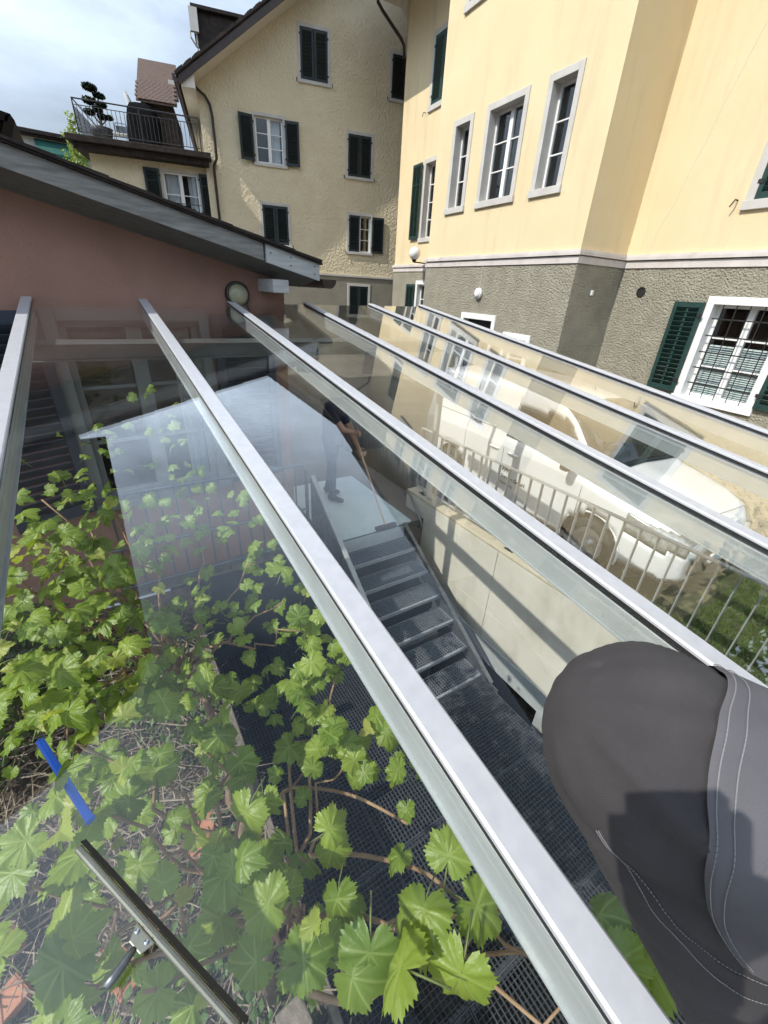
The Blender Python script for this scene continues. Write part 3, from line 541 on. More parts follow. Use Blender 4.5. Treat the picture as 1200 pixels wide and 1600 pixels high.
for k, w in gw.items():
    ww = window(G, *w, GY, sur=0.10, cas=2, rows=3, depth=0.16, sillh=0.10, glazed=(k in ('w2', 'w5')), curtain=([(0.1, 0.45)] if k == 'w2' else None))
    x0, x1, z0, z1 = w[0]+.10, w[1]-.10, w[2]+.10, w[3]-.10; md = (x0+x1)/2
    if k in ('w1', 'wr', 'w3', 'w4'): shutter(G, x0, md-.01, z0, z1, GY-0.02, 'dark_shutter', 12, hinge=0); shutter(G, md+.01, x1, z0, z1, GY-0.02, 'dark_shutter', 12, hinge=1)
    if k == 'w2': shutter(G, x1+.08, x1+.60, z0, z1-.02, GY+0.04, 'dark_shutter', 12, ang=rad(14), hinge=0); shutter(G, x0-.60, x0-.08, z0, z1-.02, GY+0.04, 'dark_shutter', 12, ang=rad(-6), hinge=1)
    if k == 'w5': shutter(G, md+.01, x1, z0, z1, GY-0.02, 'dark_shutter', 12, hinge=1); shutter(G, x0-.58, x0-.06, z0, z1, GY+0.04, 'dark_shutter', 12, hinge=1)
    for hx in (w[0]-.06, w[1]+.06):
        h = MB(); h.tube([(hx, GY-.02, w[2]+.1), (hx, GY+.07, w[2]+.1), (hx, GY+.08, w[2])], 0.014, 5); G.part('shutter_hook', h, 'iron')
window(G, *bwn, GY+0.03, sur=0.10, glazed=False); md = (bwn[0]+bwn[1])/2
shutter(G, bwn[0]+.1, md-.01, bwn[2]+.14, bwn[3]-.1, GY+0.0, 'dark_shutter', 14, hinge=0); shutter(G, md+.01, bwn[1]-.1, bwn[2]+.14, bwn[3]-.1, GY+0.0, 'dark_shutter', 14, hinge=1)
# verge: soffit, fascia, tiles
OVG = 0.9; AP = -8.4
def slab(m, s0, s1, y0, y1, dz0, dz1, f=RZ): m.raw([(s0, y0, f(s0)+dz0), (s1, y0, f(s1)+dz0), (s1, y1, f(s1)+dz0), (s0, y1, f(s0)+dz0), (s0, y0, f(s0)+dz1), (s1, y0, f(s1)+dz1), (s1, y1, f(s1)+dz1), (s0, y1, f(s0)+dz1)], [(0,1,2,3),(4,5,6,7),(0,1,5,4),(1,2,6,5),(2,3,7,6),(3,0,4,7)])
R2 = lambda s: EZ+SL*(17.26+s)
m = MB(); slab(m, 1.02, AP, GY-12, GY+OVG, 0.0, 0.05); slab(m, -17.8, AP, GY-12, GY+OVG, 0.0, 0.05, R2); G.part('soffit', m, 'soffit_white')
m = MB(); slab(m, 1.06, AP, GY+OVG, GY+OVG+0.05, -0.03, 0.20); slab(m, -17.9, AP, GY+OVG, GY+OVG+0.05, -0.03, 0.20, R2); G.part('fascia', m, 'brown_metal')
m = MB(); slab(m, 1.12, AP, GY-12, GY+OVG+0.09, 0.21, 0.27); slab(m, -17.9, AP, GY-12, GY+OVG+0.09, 0.21, 0.27, R2); rf = G.part('roof', m, 'roof_dark')
v_ = MB(); v_.prism([(-0.17, -0.03), (0.17, -0.03), (0.17, 0.03), (0.0, 0.055), (-0.17, 0.05)], 1, -0.2, 0.03, Matrix.Rotation(math.atan(SL), 4, 'Y')); vme = v_.mesh('verge_tile', MAT['roof_dark'])
for k in range(24):
    s_ = 1.0-k*0.29; G.inst('verge_tile', vme, (s_, GY+OVG+0.1, RZ(s_)+0.275), rf)
m = MB(); m.box(0.56, 1.0, GY-12, GY+OVG-.02, RZ(1.0)-0.08, RZ(1.0)-0.03); m.prism([(0.565, RZ(1.0)-.06), (0.99, RZ(1.0)-.06), (0.99, RZ(1.0)-0.012), (0.565, RZ(0.565)-.012)], 1, GY-0.01, GY+OVG-.03); G.part('eave_box', m, 'soffit_white')
m = MB(); m.tube([(1.14, GY-12, RZ(1.1)+.12), (1.14, GY+OVG, RZ(1.1)+.12)], 0.08, 10);  G.part('gutter', m, 'brown_metal', smooth=False)
m = MB(); m.tube([(1.05, GY+.75, 6.05), (0.95, GY+.6, 5.98), (0.30, GY+.12, 5.70), (0.17, GY+.08, 5.5), (0.13, GY+.08, 5.2), (0.13, GY+.08, 4.0), (0.24, GY+.10, 3.78), (0.26, GY+.10, 3.6), (0.24, GY+.08, GROUND)], 0.05, 8); G.part('downpipe', m, 'brown_metal', smooth=True)
m = MB(); m.box(-1.3, 0.35, -27, -24, 7.0, 8.95); m.box(-1.4, 0.52, -27.2, -23.85, 8.95, 9.07); G.part('dormer', m, 'roof_dark', bevel=0.02)
m = MB(); m.tube([(0.40, -24.0, 8.9), (0.40, -24.0, 7.4)], 0.03, 6); m.tube([(0.62, -23.9, 8.3), (0.62, -23.9, 8.15), (0.45, -24.0, 7.95)], 0.035, 6); m.box(0.3, 0.6, -23.95, -23.8, 8.3, 8.95); G.part('dormer_pipe', m, 'cut_stone')
# annex under the terrace
AY = GY-0.12
aw = (0.83, 2.17, 2.05, 3.52)
m = MB(); wall_face(m, 0.55, 4.37, GROUND, 3.70, AY, [hole(*aw)]); m.raw([(4.37, AY, GROUND), (4.37, AY-6, GROUND), (4.37, AY-6, 3.7), (4.37, AY, 3.7)], [(0,1,2,3)]); G.part('annex_wall', m, 'gable_render')
wA = window(G, *aw, AY, sur=0.07, cas=2, rows=2, curtain=[(0.55, 0.95), (0.08, 0.3)], depth=0.12, sillh=0.06)
for z in (2.25, 2.50): g = MB(); g.tube([(0.88, AY+.14, z), (2.12, AY+.14, z)], 0.014, 6); G.part('window_rail', g, 'iron', wA)
g = MB(); g.tube([(1.2, AY+.14, 2.25), (1.5, AY+.14, 2.5), (1.8, AY+.14, 2.25)], 0.009, 5); G.part('window_rail', g, 'iron', wA)
shutter(G, 2.20, 2.72, 2.1, 3.5, AY+0.05, 'dark_shutter', 14, cross=True, hinge=0); shutter(G, 0.32, 0.84, 2.1, 3.5, AY+0.05, 'dark_shutter', 14, cross=True, hinge=1)
m = MB(); m.box(0.32, 4.85, GY-6, GY+0.52, 3.88, 4.06); m.box(0.42, 4.70, GY-5.9, GY+0.36, 3.70, 3.878); G.part('terrace_slab', m, 'roof_dark', bevel=0.02)
m = MB(); m.box(0.56, 4.5, GY-5.8, GY+0.3, 4.062, 4.09); G.part('terrace_floor', m, 'cut_stone')
RY = GY+0.28
m = MB(); m.tube([(0.62, RY, 5.02), (4.45, RY, 5.02), (4.45, GY-5, 5.02)], 0.022, 8); G.part('handrail', m, 'iron')
m = MB(); m.tube([(0.62, RY, 4.86), (4.45, RY, 4.86)], 0.013, 6); m.tube([(0.62, RY, 4.18), (4.45, RY, 4.18)], 0.013, 6); G.part('rail', m, 'iron')
bb = MB(); bb.tube([(0, 0, 0), (0, 0, 0.68)], 0.010, 6); bme = bb.mesh('baluster', MAT['iron'])
for k in range(30): G.inst('baluster', bme, (0.72+k*0.125, RY, 4.18))
for k in range(46): G.inst('baluster', bme, (4.45, RY-0.11*(k+1), 4.18))
for x in (0.62, 2.5, 4.45): m = MB(); m.tube([(x, RY, 4.06), (x, RY, 5.02)], 0.02, 8); G.part('rail_post', m, 'iron')
# tiled roof of the stair house at the back of the terrace, chimneys
m = MB(); m.box(1.5, 2.6, -26, -22.6, 4.09, 5.7); G.part('stair_house', m, 'roof_dark')
m = MB(); m.prism([(-22.35, 5.62), (-22.35, 5.68), (-25, 7.6), (-25, 7.5)], 0, 1.35, 2.72); sr = G.part('stair_house_roof', m, 'roof_tile')
tl = MB(); tl.prism([(-0.085, 0), (0.085, 0), (0.085, 0.02), (0, 0.03), (-0.085, 0.02)], 1, -0.18, 0.0, Matrix.Rotation(-math.atan(0.725), 4, 'X')); tme = tl.mesh('roof_tile', MAT['roof_tile'])
for j in range(9):
    for i in range(8): G.inst('roof_tile', tme, (1.43+(i+(0.5 if j % 2 else 0))*0.165, -22.33-j*0.13, 5.69+j*0.094), sr)
m = MB(); m.box(1.35, 1.62, -24, -23.6, 6.2, 6.72); G.part('chimney', m, 'cut_stone', bevel=0.01)
m = MB(); m.tube([(1.42, -23.7, 6.7), (1.42, -23.7, 6.95)], 0.06, 8); G.part('flue', m, 'iron'); m = MB(); m.tube([(0.3, -22.2, 6.8), (0.3, -22.2, 7.3)], 0.02, 6); G.part('roof_aerial', m, 'iron')
# things on the terrace
def gl(p): return local(G, p)
t = thing('pot_tree', 'cloud pruned dark bonsai tree in a black pot on the terrace', 'tree', gl((4.05, -22.4, 4.09)), (0, 0, GA))
m = MB(); m.lathe([(0.22, 0), (0.34, 0.45), (0.38, 0.60), (0.35, 0.61), (0.33, 0.52), (0.0, 0.50)], (0, 0, 0), 20); m.build('pot', MAT['pot_dark'], t, smooth=True)
pads = [(0.03, 1.55, 0.20), (-0.18, 1.62, 0.0), (-0.02, 1.66, 0.0)]
pads = [(0.12, 1.70, 0.24, 0.10), (-0.14, 1.50, 0.18, 0.07), (0.22, 1.33, 0.22, 0.10), (-0.18, 1.27, 0.14, 0.07), (0.28, 1.02, 0.17, 0.08), (0.0, 1.12, 0.15, 0.07), (-0.10, 0.93, 0.15, 0.065), (-0.33, 0.93, 0.11, 0.06)]
m = MB(); m.tube([(0, 0, 0.5), (-0.03, 0, 0.8), (0.03, 0, 1.1), (0.0, 0.02, 1.35), (0.10, 0, 1.66)], [0.05, 0.045, 0.038, 0.03, 0.02], 8)
for x, z, rx, rz in pads[1:]: m.tube([(0.01, 0, max(0.65, z-0.28)), (x*0.6, 0.0, z-0.1), (x, 0, z)], [0.025, 0.02, 0.014], 6)
m.build('trunk', MAT['bark'], t, smooth=True)
rng = random.Random(21)
for x, z, rx, rz in pads:
    m = MB()
    for k in range(260):
        u, v, w = rng.gauss(0, 1), rng.gauss(0, 1), rng.gauss(0, 1); l = math.sqrt(u*u+v*v+w*w); r = rng.uniform(0.75, 1.0); c = Vector((x+u/l*rx*r, v/l*rx*r, z+w/l*rz*r)); q = Vector((rng.uniform(-1, 1), rng.uniform(-1, 1), rng.uniform(-0.5, 1))).normalized()*0.045; p2 = q.cross(Vector((0.3, 0.5, 0.8))).normalized()*0.03
        m.raw([c-q-p2, c-q+p2, c+q+p2, c+q-p2], [(0,1,2,3)])
    m.lathe([(0.0, -rz*.8), (rx*.6, -rz*.65), (rx*.85, 0), (rx*.6, rz*.65), (0, rz*.8)], (x, 0, z), 12); m.build('crown', MAT['pine_leaf'], t, fix=False)
t = thing('covered_grill', 'barbecue grill under a black fabric cover on the terrace', 'grill', gl((2.6, -22.4, 4.09)), (0, 0, GA))
m = MB(); rng = random.Random(4); rows_ = [(0.58, 0.36, 0.0), (0.57, 0.36, 0.35), (0.56, 0.37, 0.75), (0.55, 0.36, 1.0), (0.48, 0.33, 1.25), (0.36, 0.27, 1.42), (0.20, 0.16, 1.47), (0, 0, 1.48)]
n = 28
for a, b, z in rows_:
    for k in range(n):
        c = 2*PI*k/n; q = 1+0.06*math.sin(5*c+z*3)+rng.uniform(-.03, .03); se = 0.5; cx_, sx_ = math.cos(c), math.sin(c)
        m.v.append((a*math.copysign(abs(cx_)**se, cx_)*q, b*math.copysign(abs(sx_)**se, sx_)*q, z))
for i in range(len(rows_)-1):
    for k in range(n): m.f.append([i*n+k, i*n+(k+1) % n, (i+1)*n+(k+1) % n, (i+1)*n+k]); m.mi.append(0)
m.build('cover', MAT['black_cover'], t, smooth=True)
for x in (-.45, .45):
    for y in (-.25, .25): m = MB(); m.lathe([(0.04, 0), (0.05, 0.04), (0.04, 0.08)], (x, y, 0.0), 10); m.build('wheel', MAT['rubber'], t)
t = thing('terrace_chair', 'small light metal chair between pot tree and covered grill', 'chair', gl((3.42, -22.3, 4.09)), (0, 0, GA))
for x in (-.2, .2):
    for y in (-.2, .2): m = MB(); m.tube([(x, y, 0), (x, y, 0.45)], 0.014, 6); m.build('leg', MAT['galvanised'], t)
m = MB(); m.box(-.23, .23, -.23, .23, 0.45, 0.48); m.build('seat', MAT['parasol_cloth'], t, bevel=0.01)
m = MB(); m.tube([(-.2, -.22, .45), (-.2, -.25, .8), (-.14, -.26, .86), (.14, -.26, .86), (.2, -.25, .8), (.2, -.22, .45)], 0.014, 6); m.box(-.17, .17, -.255, -.245, .55, .78); m.build('backrest', MAT['galvanised'], t)
t = thing('folded_parasol', 'folded pale parasol standing upright behind the covered grill', 'parasol', gl((3.0, -23.2, 4.09)), (0, 0, GA))
m = MB(); m.tube([(0, 0, 0), (0, 0, 0.95)], 0.025, 8); m.build('pole', MAT['galvanised'], t)
m = MB(); m.tube([(0.0, 0, 0.9), (0.02, 0, 1.2), (0.06, 0, 1.6), (0.13, 0, 1.85), (0.17, 0, 1.95)], [0.12, 0.13, 0.10, 0.075, 0.05], 9); m.build('canopy', MAT['parasol_cloth'], t)
m = MB(); m.lathe([(0.25, 0), (0.25, 0.06), (0.05, 0.09)], (0, 0, 0), 16); m.build('base', MAT['concrete'], t)

# ------------------------------------------------------------------ pink house behind the canopy
PA = rad(185.0); PW = -4.213
K = Site('pink_house', 'low pink rendered house with weathered grey verge boards above the canopy', 'house', PA, (-0.5, -6.0, GROUND))
ps = lambda X: -0.368-1.0037*X
zt = lambda s: 0.63+0.222*(s+0.107)                   # top of the verge board
RE, RID = -2.17, 4.2
pw = (ps(0.88), ps(-0.32), -1.93, -0.24)
m = MB(); wall_face(m, -2.0, 6.0, GROUND, 1.6, PW, [hole(*pw)], planes=[(-0.222, 1, 0.63+0.222*0.107-0.16)])
m.raw([(-2.0, PW, GROUND), (-2.0, PW-5, GROUND), (-2.0, PW-5, 0.05), (-2.0, PW, 0.05)], [(0,1,2,3)]); K.part('wall', m, 'pink_render')
window(K, *pw, PW, sur=0.09, cas=2, rows=3, stone='window_grey_shaded', depth=0.14, sillh=0.08, curtain=[(0.04, 0.2)], frame_mat='window_grey_shaded')
shutter(K, pw[1]+0.01, pw[1]+0.58, -1.88, -0.26, PW+0.05, 'blue_shutter', 22, ang=rad(16), hinge=0); shutter(K, pw[0]-0.58, pw[0]-0.01, -1.88, -0.26, PW+0.05, 'blue_shutter', 22, hinge=1)
OVP = 0.40; yf = PW+OVP
def vb(m, s0, s1, y0, y1, a, b): slab(m, s0, s1, y0, y1, a, b, zt)
m = MB(); vb(m, RE+0.52, RID, yf-0.03, yf, -0.122, 0.0); K.part('verge_board', m, 'weathered_wood')
m = MB(); vb(m, RE, RE+0.50, yf-0.03, yf+0.003, -0.128, 0.002); o = K.part('verge_board', m, 'weathered_board_pale'); o['label'] = 'paler newer board at the eave end'
for x, d in ((RE+.05, .03), (RE+.05, .09), (RE+.28, .03), (RE+.28, .09), (RE+.46, .05)):
    m = MB(); m.lathe([(0.006, 0), (0.006, 0.002)], (x, yf+0.004, zt(x)-d), 8, Matrix.Rotation(-PI/2, 3, 'X')); K.part('nail', m, 'iron')
m = MB()
m.raw([(RE, yf-.03, zt(RE)-.115), (RID, yf-.03, zt(RID)-.115), (RID, PW, zt(RID)-.19), (RE, PW, zt(RE)-.19), (RE, yf-.03, zt(RE)-.10), (RID, yf-.03, zt(RID)-.10), (RID, PW, zt(RID)-.17), (RE, PW, zt(RE)-.17)], [(0,1,2,3),(4,5,6,7),(0,1,5,4),(1,2,6,5),(2,3,7,6),(3,0,4,7)]); K.part('soffit', m, 'soffit_wood')
m = MB(); vb(m, RE-0.02, RID, PW-6, yf+0.03, 0.003, 0.016); m.raw([(RID, PW-6, zt(RID)), (RID, yf+.045, zt(RID)), (RID+4, yf+.045, zt(RID)-.9), (RID+4, PW-6, zt(RID)-.9)], [(0,1,2,3)]); rp = K.part('roof', m, 'roof_dark')
ed = MB(); ed.prism([(-0.13, -0.008), (0.14, -0.008), (0.14, 0.008), (-0.13, 0.014)], 1, -0.3, 0.015, Matrix.Rotation(-math.atan(0.222), 4, 'Y')); edm = ed.mesh('edge_tile', MAT['roof_dark'])
for k in range(18): s_ = RE+0.12+k*0.26; K.inst('edge_tile', edm, (s_, yf+.03, zt(s_)+0.025), rp)
m = MB(); m.box(ps(1.52), ps(1.37), PW, yf-0.06, -0.07, 0.035); K.part('purlin_end', m, 'weathered_board_pale', bevel=0.006)
gx, gz = RE-0.09, 0.06; n = 9
m = MB(); pts = [(gx+0.075*math.cos(PI+PI*k/n), gz+0.075*math.sin(PI+PI*k/n)) for k in range(n+1)]; pts2 = [(gx+0.068*math.cos(PI+PI*k/n), gz+0.068*math.sin(PI+PI*k/n)) for k in range(n, -1, -1)]
m.prism(pts+pts2, 1, PW-5.5, yf+0.02); m.prism(pts, 1, yf+0.021, yf+0.026); K.part('gutter', m, 'brown_metal', smooth=False)
t = thing('round_wall_lamp', 'round cream glass wall lamp with a black ring on the pink wall', 'lamp', local(K, (ps(1.16), PW+0.002, -0.105)), (0, 0, PA))
m = MB(); m.lathe([(0.106, 0), (0.108, 0.045), (0.100, 0.055), (0.088, 0.05)], (0, 0, 0), 28, Matrix.Rotation(-PI/2, 3, 'X')); m.build('ring', MAT['lamp_black'], t, smooth=True)
m = MB(); m.lathe([(0.090, 0.042), (0.083, 0.065), (0.06, 0.083), (0.03, 0.092), (0, 0.093)], (0, 0, 0), 28, Matrix.Rotation(-PI/2, 3, 'X')); m.build('diffuser', MAT['lamp_cream'], t, smooth=True)

# tall house on the left: only its mirror image in the canopy glass is in view
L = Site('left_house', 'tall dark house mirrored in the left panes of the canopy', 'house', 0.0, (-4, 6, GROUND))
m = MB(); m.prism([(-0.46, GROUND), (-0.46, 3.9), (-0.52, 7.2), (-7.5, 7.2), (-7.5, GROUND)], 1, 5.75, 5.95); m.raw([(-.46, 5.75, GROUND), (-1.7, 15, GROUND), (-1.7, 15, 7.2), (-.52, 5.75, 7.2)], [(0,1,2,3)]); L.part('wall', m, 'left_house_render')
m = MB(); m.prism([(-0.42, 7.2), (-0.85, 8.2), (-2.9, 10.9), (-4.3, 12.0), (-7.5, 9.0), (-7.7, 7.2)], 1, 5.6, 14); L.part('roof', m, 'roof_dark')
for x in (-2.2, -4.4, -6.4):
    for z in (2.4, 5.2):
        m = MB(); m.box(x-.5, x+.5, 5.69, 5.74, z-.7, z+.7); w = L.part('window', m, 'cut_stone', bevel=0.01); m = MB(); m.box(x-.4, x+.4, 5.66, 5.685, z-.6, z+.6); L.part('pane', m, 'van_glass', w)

# roof corner at the far left, pale house with awning, young birch
t = thing('garage_roof', 'dark roof corner of a low outbuilding at the left edge', 'outbuilding', (-2.5, 12.5, GROUND))
m = MB(); m.box(-1.5, 1.7, 0, 4, 0, 4.5); m.build('wall', MAT['gable_render'], t)
m = MB(); m.prism([(1.75, 4.72), (1.98, 5.18), (2.06, 5.22), (2.10, 5.14), (1.92, 4.70)], 1, -0.75, 5); m.prism([(2.06, 5.22), (1.2, 5.36), (1.2, 5.20), (1.98, 5.10)], 1, -0.75, 5); m.prism([(1.75, 4.72), (2.1, 4.85), (2.26, 4.60), (2.2, 4.52)], 1, -0.6, 5); m.build('roof', MAT['roof_dark'], t)
t = thing('pale_house', 'pale distant house with a green awning behind the terrace', 'house', (0, 39.4, GROUND))
m = MB(); m.box(-7, 7, 0, 8, 0, 9.9); m.build('wall', MAT['pale_house'], t)
m = MB(); m.box(-7.5, 7.5, -0.5, 8.5, 10.0, 10.2); m.box(-7.4, 7.4, -0.35, 8.4, 9.9, 9.998); m.build('roof', MAT['roof_dark'], t, bevel=0.02)
m = MB(); m.raw([(-0.65, -0.02, 9.86), (1.9, -0.02, 9.86), (1.95, -0.9, 9.12), (-0.6, -0.9, 9.12), (1.95, -0.9, 8.95), (-0.6, -0.9, 8.95)], [(0,1,2,3), (3,2,4,5)]); m.build('awning', MAT['awning_green'], t)
for k in range(4):
    x = -0.35+k*0.6; m = MB(); m.box(x-.27, x+.27, -0.06, -0.01, 8.1, 9.3); w = m.build('window', MAT['white_paint'], t, bevel=0.01); m = MB(); m.box(x-.2, x+.2, -0.08, -0.062, 8.2, 9.2); m.build('pane', MAT['van_glass'], w)

def leaf_shape(kind, seed=0):
    """outline with a mid ring; returns verts, faces, uvs (uv = blade coordinates)"""
    if kind == 'grape':
        N = 76; out = []
        for k in range(N):
            a = 2*PI*k/N; d = abs(((a+PI) % (2*PI))-PI)           # 0 = tip
            r = 0.66+0.32*math.exp(-(d/0.36)**2)+(0.20+0.05*math.sin(seed*2.1))*math.exp(-((d-0.95)/0.28)**2)+0.13*math.exp(-((d-1.78)/0.36)**2)-0.48*math.exp(-((d-PI)/0.28)**2)
            out.append((a, r*(1+(0.065+0.05*math.sin(k*2.3+seed) if k % 2 else -0.055+0.03*math.sin(k*1.7+seed)))*0.56))
    else:
        N = 12; out = []
        for k in range(N): a = 2*PI*k/N; d = abs(((a+PI) % (2*PI))-PI); out.append((a, 0.5*(0.75+0.35*math.cos(d)+0.12*math.cos(2*d))))
    return out
def leaf_mesh(name, mat, kind, seed, fold=0.18, droop=0.25, stem=True):
    rng = random.Random(seed); o = leaf_shape(kind, seed); N = len(o); m = MB(); uv = []
    def pt(a, r):
        x, y = r*math.sin(a), r*math.cos(a); z = fold*math.sqrt(x*x+0.006)*0.9-droop*(x*x+y*y)*1.2-0.25*droop*max(0, y)**2*3+0.05*math.sin(2*a+seed)*r*2+0.018*math.sin(5*a+seed)*r*2+0.028*math.sin(11*a+2*seed)*r*r*4
        return (x, y, z), (x, y)
    c, u = pt(0, 0); m.v.append(c); uv.append(u); rings = (0.3, 0.55, 0.8, 1.0) if kind == 'grape' else (1.0,)
    for q in rings:
        for a, r in o: p, u = pt(a, r*q); m.v.append(p); uv.append(u)
    for k in range(N): m.f.append([0, 1+(k+1) % N, 1+k])
    for j in range(len(rings)-1):
        for k in range(N): b = 1+j*N; m.f.append([b+k, b+(k+1) % N, b+N+(k+1) % N, b+N+k])
    nf = len(m.f); m.mi = [0]*nf
    if stem:
        L0 = len(m.v); m.cm = 1; m.tube([(0, 0, 0), (0.02, -0.25, -0.10), (0.05, -0.55, -0.32)], 0.018, 4); uv += [(5, 5)]*(len(m.v)-L0)
    me = bpy.data.meshes.new(name); me.from_pydata(m.v, [], m.f); me.materials.append(MAT[mat])
    if stem: me.materials.append(MAT['green_stem'])
    me.polygons.foreach_set('material_index', m.mi); me.polygons.foreach_set('use_smooth', [True]*len(m.f))
    l = me.uv_layers.new(name='UVMap')
    for lp in me.loops: l.data[lp.index].uv = uv[lp.vertex_index]
    me.update(); return me, m, uv
def leaf_mass(name, mat, spots, parent, quad=True):
    """many small leaf faces as one mesh; spots = (pos, normal, size)"""
    v, f, uv = [], [], []
    for p, nrm, s in spots:
        nrm = nrm.normalized(); a = nrm.cross(Vector((0.31, 0.77, 0.55))).normalized()*s; b = nrm.cross(a).normalized()*s; o = len(v)
        v += [tuple(p-b*0.5), tuple(p+a*0.32), tuple(p+b*0.5+nrm*s*0.12), tuple(p-a*0.32)]; f.append([o, o+1, o+2, o+3]); uv += [(0, -.5), (.32, 0), (0, .5), (-.32, 0)]
    me = bpy.data.meshes.new(name); me.from_pydata(v, [], f); me.materials.append(MAT[mat]); l = me.uv_layers.new(name='UVMap')
    for lp in me.loops: l.data[lp.index].uv = uv[lp.vertex_index]
    return link(name, me, parent)
def tree(name, label, loc, h, trunk_r, blobs, leaves, lsize, mat, seed, cat='tree'):
    rng = random.Random(seed); t = thing(name, label, cat, loc); m = MB()
    top = Vector((rng.uniform(-.3, .3), rng.uniform(-.3, .3), h*0.92)); pts = [Vector((0, 0, 0)).lerp(top, k/6)+Vector((rng.uniform(-1, 1), rng.uniform(-1, 1), 0))*trunk_r*0.7*(k > 0) for k in range(7)]
    m.tube(pts, [trunk_r*(1-0.85*k/6) for k in range(7)], 9)
    for c, r in blobs:
        c = Vector(c); a = Vector((0, 0, 0)).lerp(top, max(0.15, min(0.95, (c.z-r*0.7)/top.z))); m.tube([a, a.lerp(c, 0.5)+Vector((0, 0, 0.1*r)), c], [trunk_r*0.35, trunk_r*0.22, trunk_r*0.08], 6)
    m.build('trunk', MAT['bark'], t, smooth=True); spots = []; tot = sum(r**2 for _, r in blobs)
    for c, r in blobs:
        for k in range(int(leaves*r*r/tot)):
            d = Vector((rng.gauss(0, 1), rng.gauss(0, 1), rng.gauss(0, 1))).normalized(); q = r*rng.uniform(0.35, 1.0)**0.6*(1+0.25*math.sin(4*d.x+5*d.y+seed)); p = Vector(c)+Vector((d.x*q, d.y*q, d.z*q*0.85))
            spots.append((p, (d+Vector((rng.uniform(-1, 1), rng.uniform(-1, 1), rng.uniform(-.2, 1.2)))), lsize*rng.uniform(0.7, 1.3)))
    leaf_mass('crown', mat, spots, t); return t
rng = random.Random(2)
tree('birch_tree', 'slender pale green tree beside the green awning', (1.0, 31.4, GROUND), 9.6, 0.10, [((0.1+rng.uniform(-.25, .25), rng.uniform(-.3, .3), 6.6+k*0.36), 0.72-0.055*k) for k in range(9)], 1500, 0.16, 'birch_leaf', 5)
cp = Vector((-0.2*0.09+9.2*0.996, -0.2*0.996-9.2*0.09, 0)); cp = Vector((9.9, -1.6, GROUND))
tree('broadleaf_tree', 'dark broadleaf tree standing right of the yellow house', cp, 11.5, 0.22, [((rng.uniform(-1.7, 1.7), rng.uniform(-1.7, 1.7), 3.5+k*0.75), 1.5+0.5*math.sin(k)) for k in range(11)], 9000, 0.26, 'tree_leaf', 9)

# ------------------------------------------------------------------ glass canopy
SLP = math.atan2(0.13815, 0.99041)
CN = Vector((0, -0.13815, 0.99041))
can = thing('glass_canopy', 'sloping glass canopy with pale aluminium capped rafters over the stairwell', 'canopy', tuple(-0.75*CN), (SLP, 0, 0))
RX = [-0.36, 0.385, 1.095, 1.86, 2.66, 3.40]; T0 = -2.4
tend = lambda X: (4.2+0.0875*(X+0.34)-0.1036)/0.9904-0.012
for X in RX:
    te = tend(X); m = MB(); m.box(X-0.026, X+0.026, T0, te-0.05, -0.118, -0.037); r = m.build('rafter', MAT['painted_steel'], can, bevel=0.003)
    m = MB(); m.box(X-0.034, X+0.034, T0, te-0.05, -0.124, -0.1185); m.build('rafter_flange', MAT['painted_steel'], r)
    m = MB(); m.prism([(X-0.032, -0.013), (X-0.032, -0.004), (X-0.027, 0), (X+0.027, 0), (X+0.032, -0.004), (X+0.032, -0.013)], 1, T0, te); m.build('cap', MAT['aluminium'], r, bevel=0.0012)
    m = MB(); m.box(X-0.0255, X+0.0255, T0+0.002, te-0.002, -0.0365, -0.0132); m.build('gasket', MAT['gasket'], r)
    m = MB(); m.box(X-0.030, X-0.0258, T0+0.002, te-0.002, -0.0205, -0.0132); m.box(X+0.0258, X+0.030, T0+0.002, te-0.002, -0.0205, -0.0132); m.build('gasket_lip', MAT['gasket'], r)
for a, b in zip(RX, RX[1:]):
    g = MB(); x0, x1 = a+0.0262, b-0.0262; g.prism([(x0, T0+0.01), (x1, T0+0.01), (x1, tend(x1)-0.006), (x0, tend(x0)-0.006)], 2, -0.033, -0.021)
    g.build('pane', MAT['canopy_glass'], can)
m = MB(); m.box(RX[0]-0.03, 3.47, 3.36, 3.42, -0.225, -0.126); m.build('purlin', MAT['purlin_steel_shaded'], can, bevel=0.004)
m = MB(); m.box(RX[0]-0.03, 3.47, 3.33, 3.45, -0.1258, -0.1244); m.box(RX[0]-0.03, 3.47, 3.33, 3.45, -0.2315, -0.2255); m.build('purlin_flange', MAT['purlin_steel_shaded'], can)
m = MB(); m.box(RX[0]-0.03, 3.47, -1.9, -1.84, -0.225, -0.126); m.build('purlin', MAT['purlin_steel_shaded'], can, bevel=0.004)
iM = can.matrix_basis.inverted()
for X, Y, zb in ((3.45, 4.02, -2.53), (3.45, -1.75, -2.53)):
    top = 0.1395*Y-0.757-0.24; m = MB(); m.box(X-0.03, X+0.03, Y-0.03, Y+0.03, zb, top); m.v = [tuple(iM @ Vector(q)) for q in m.v]; m.build('post', MAT['painted_steel'], can, bevel=0.004)

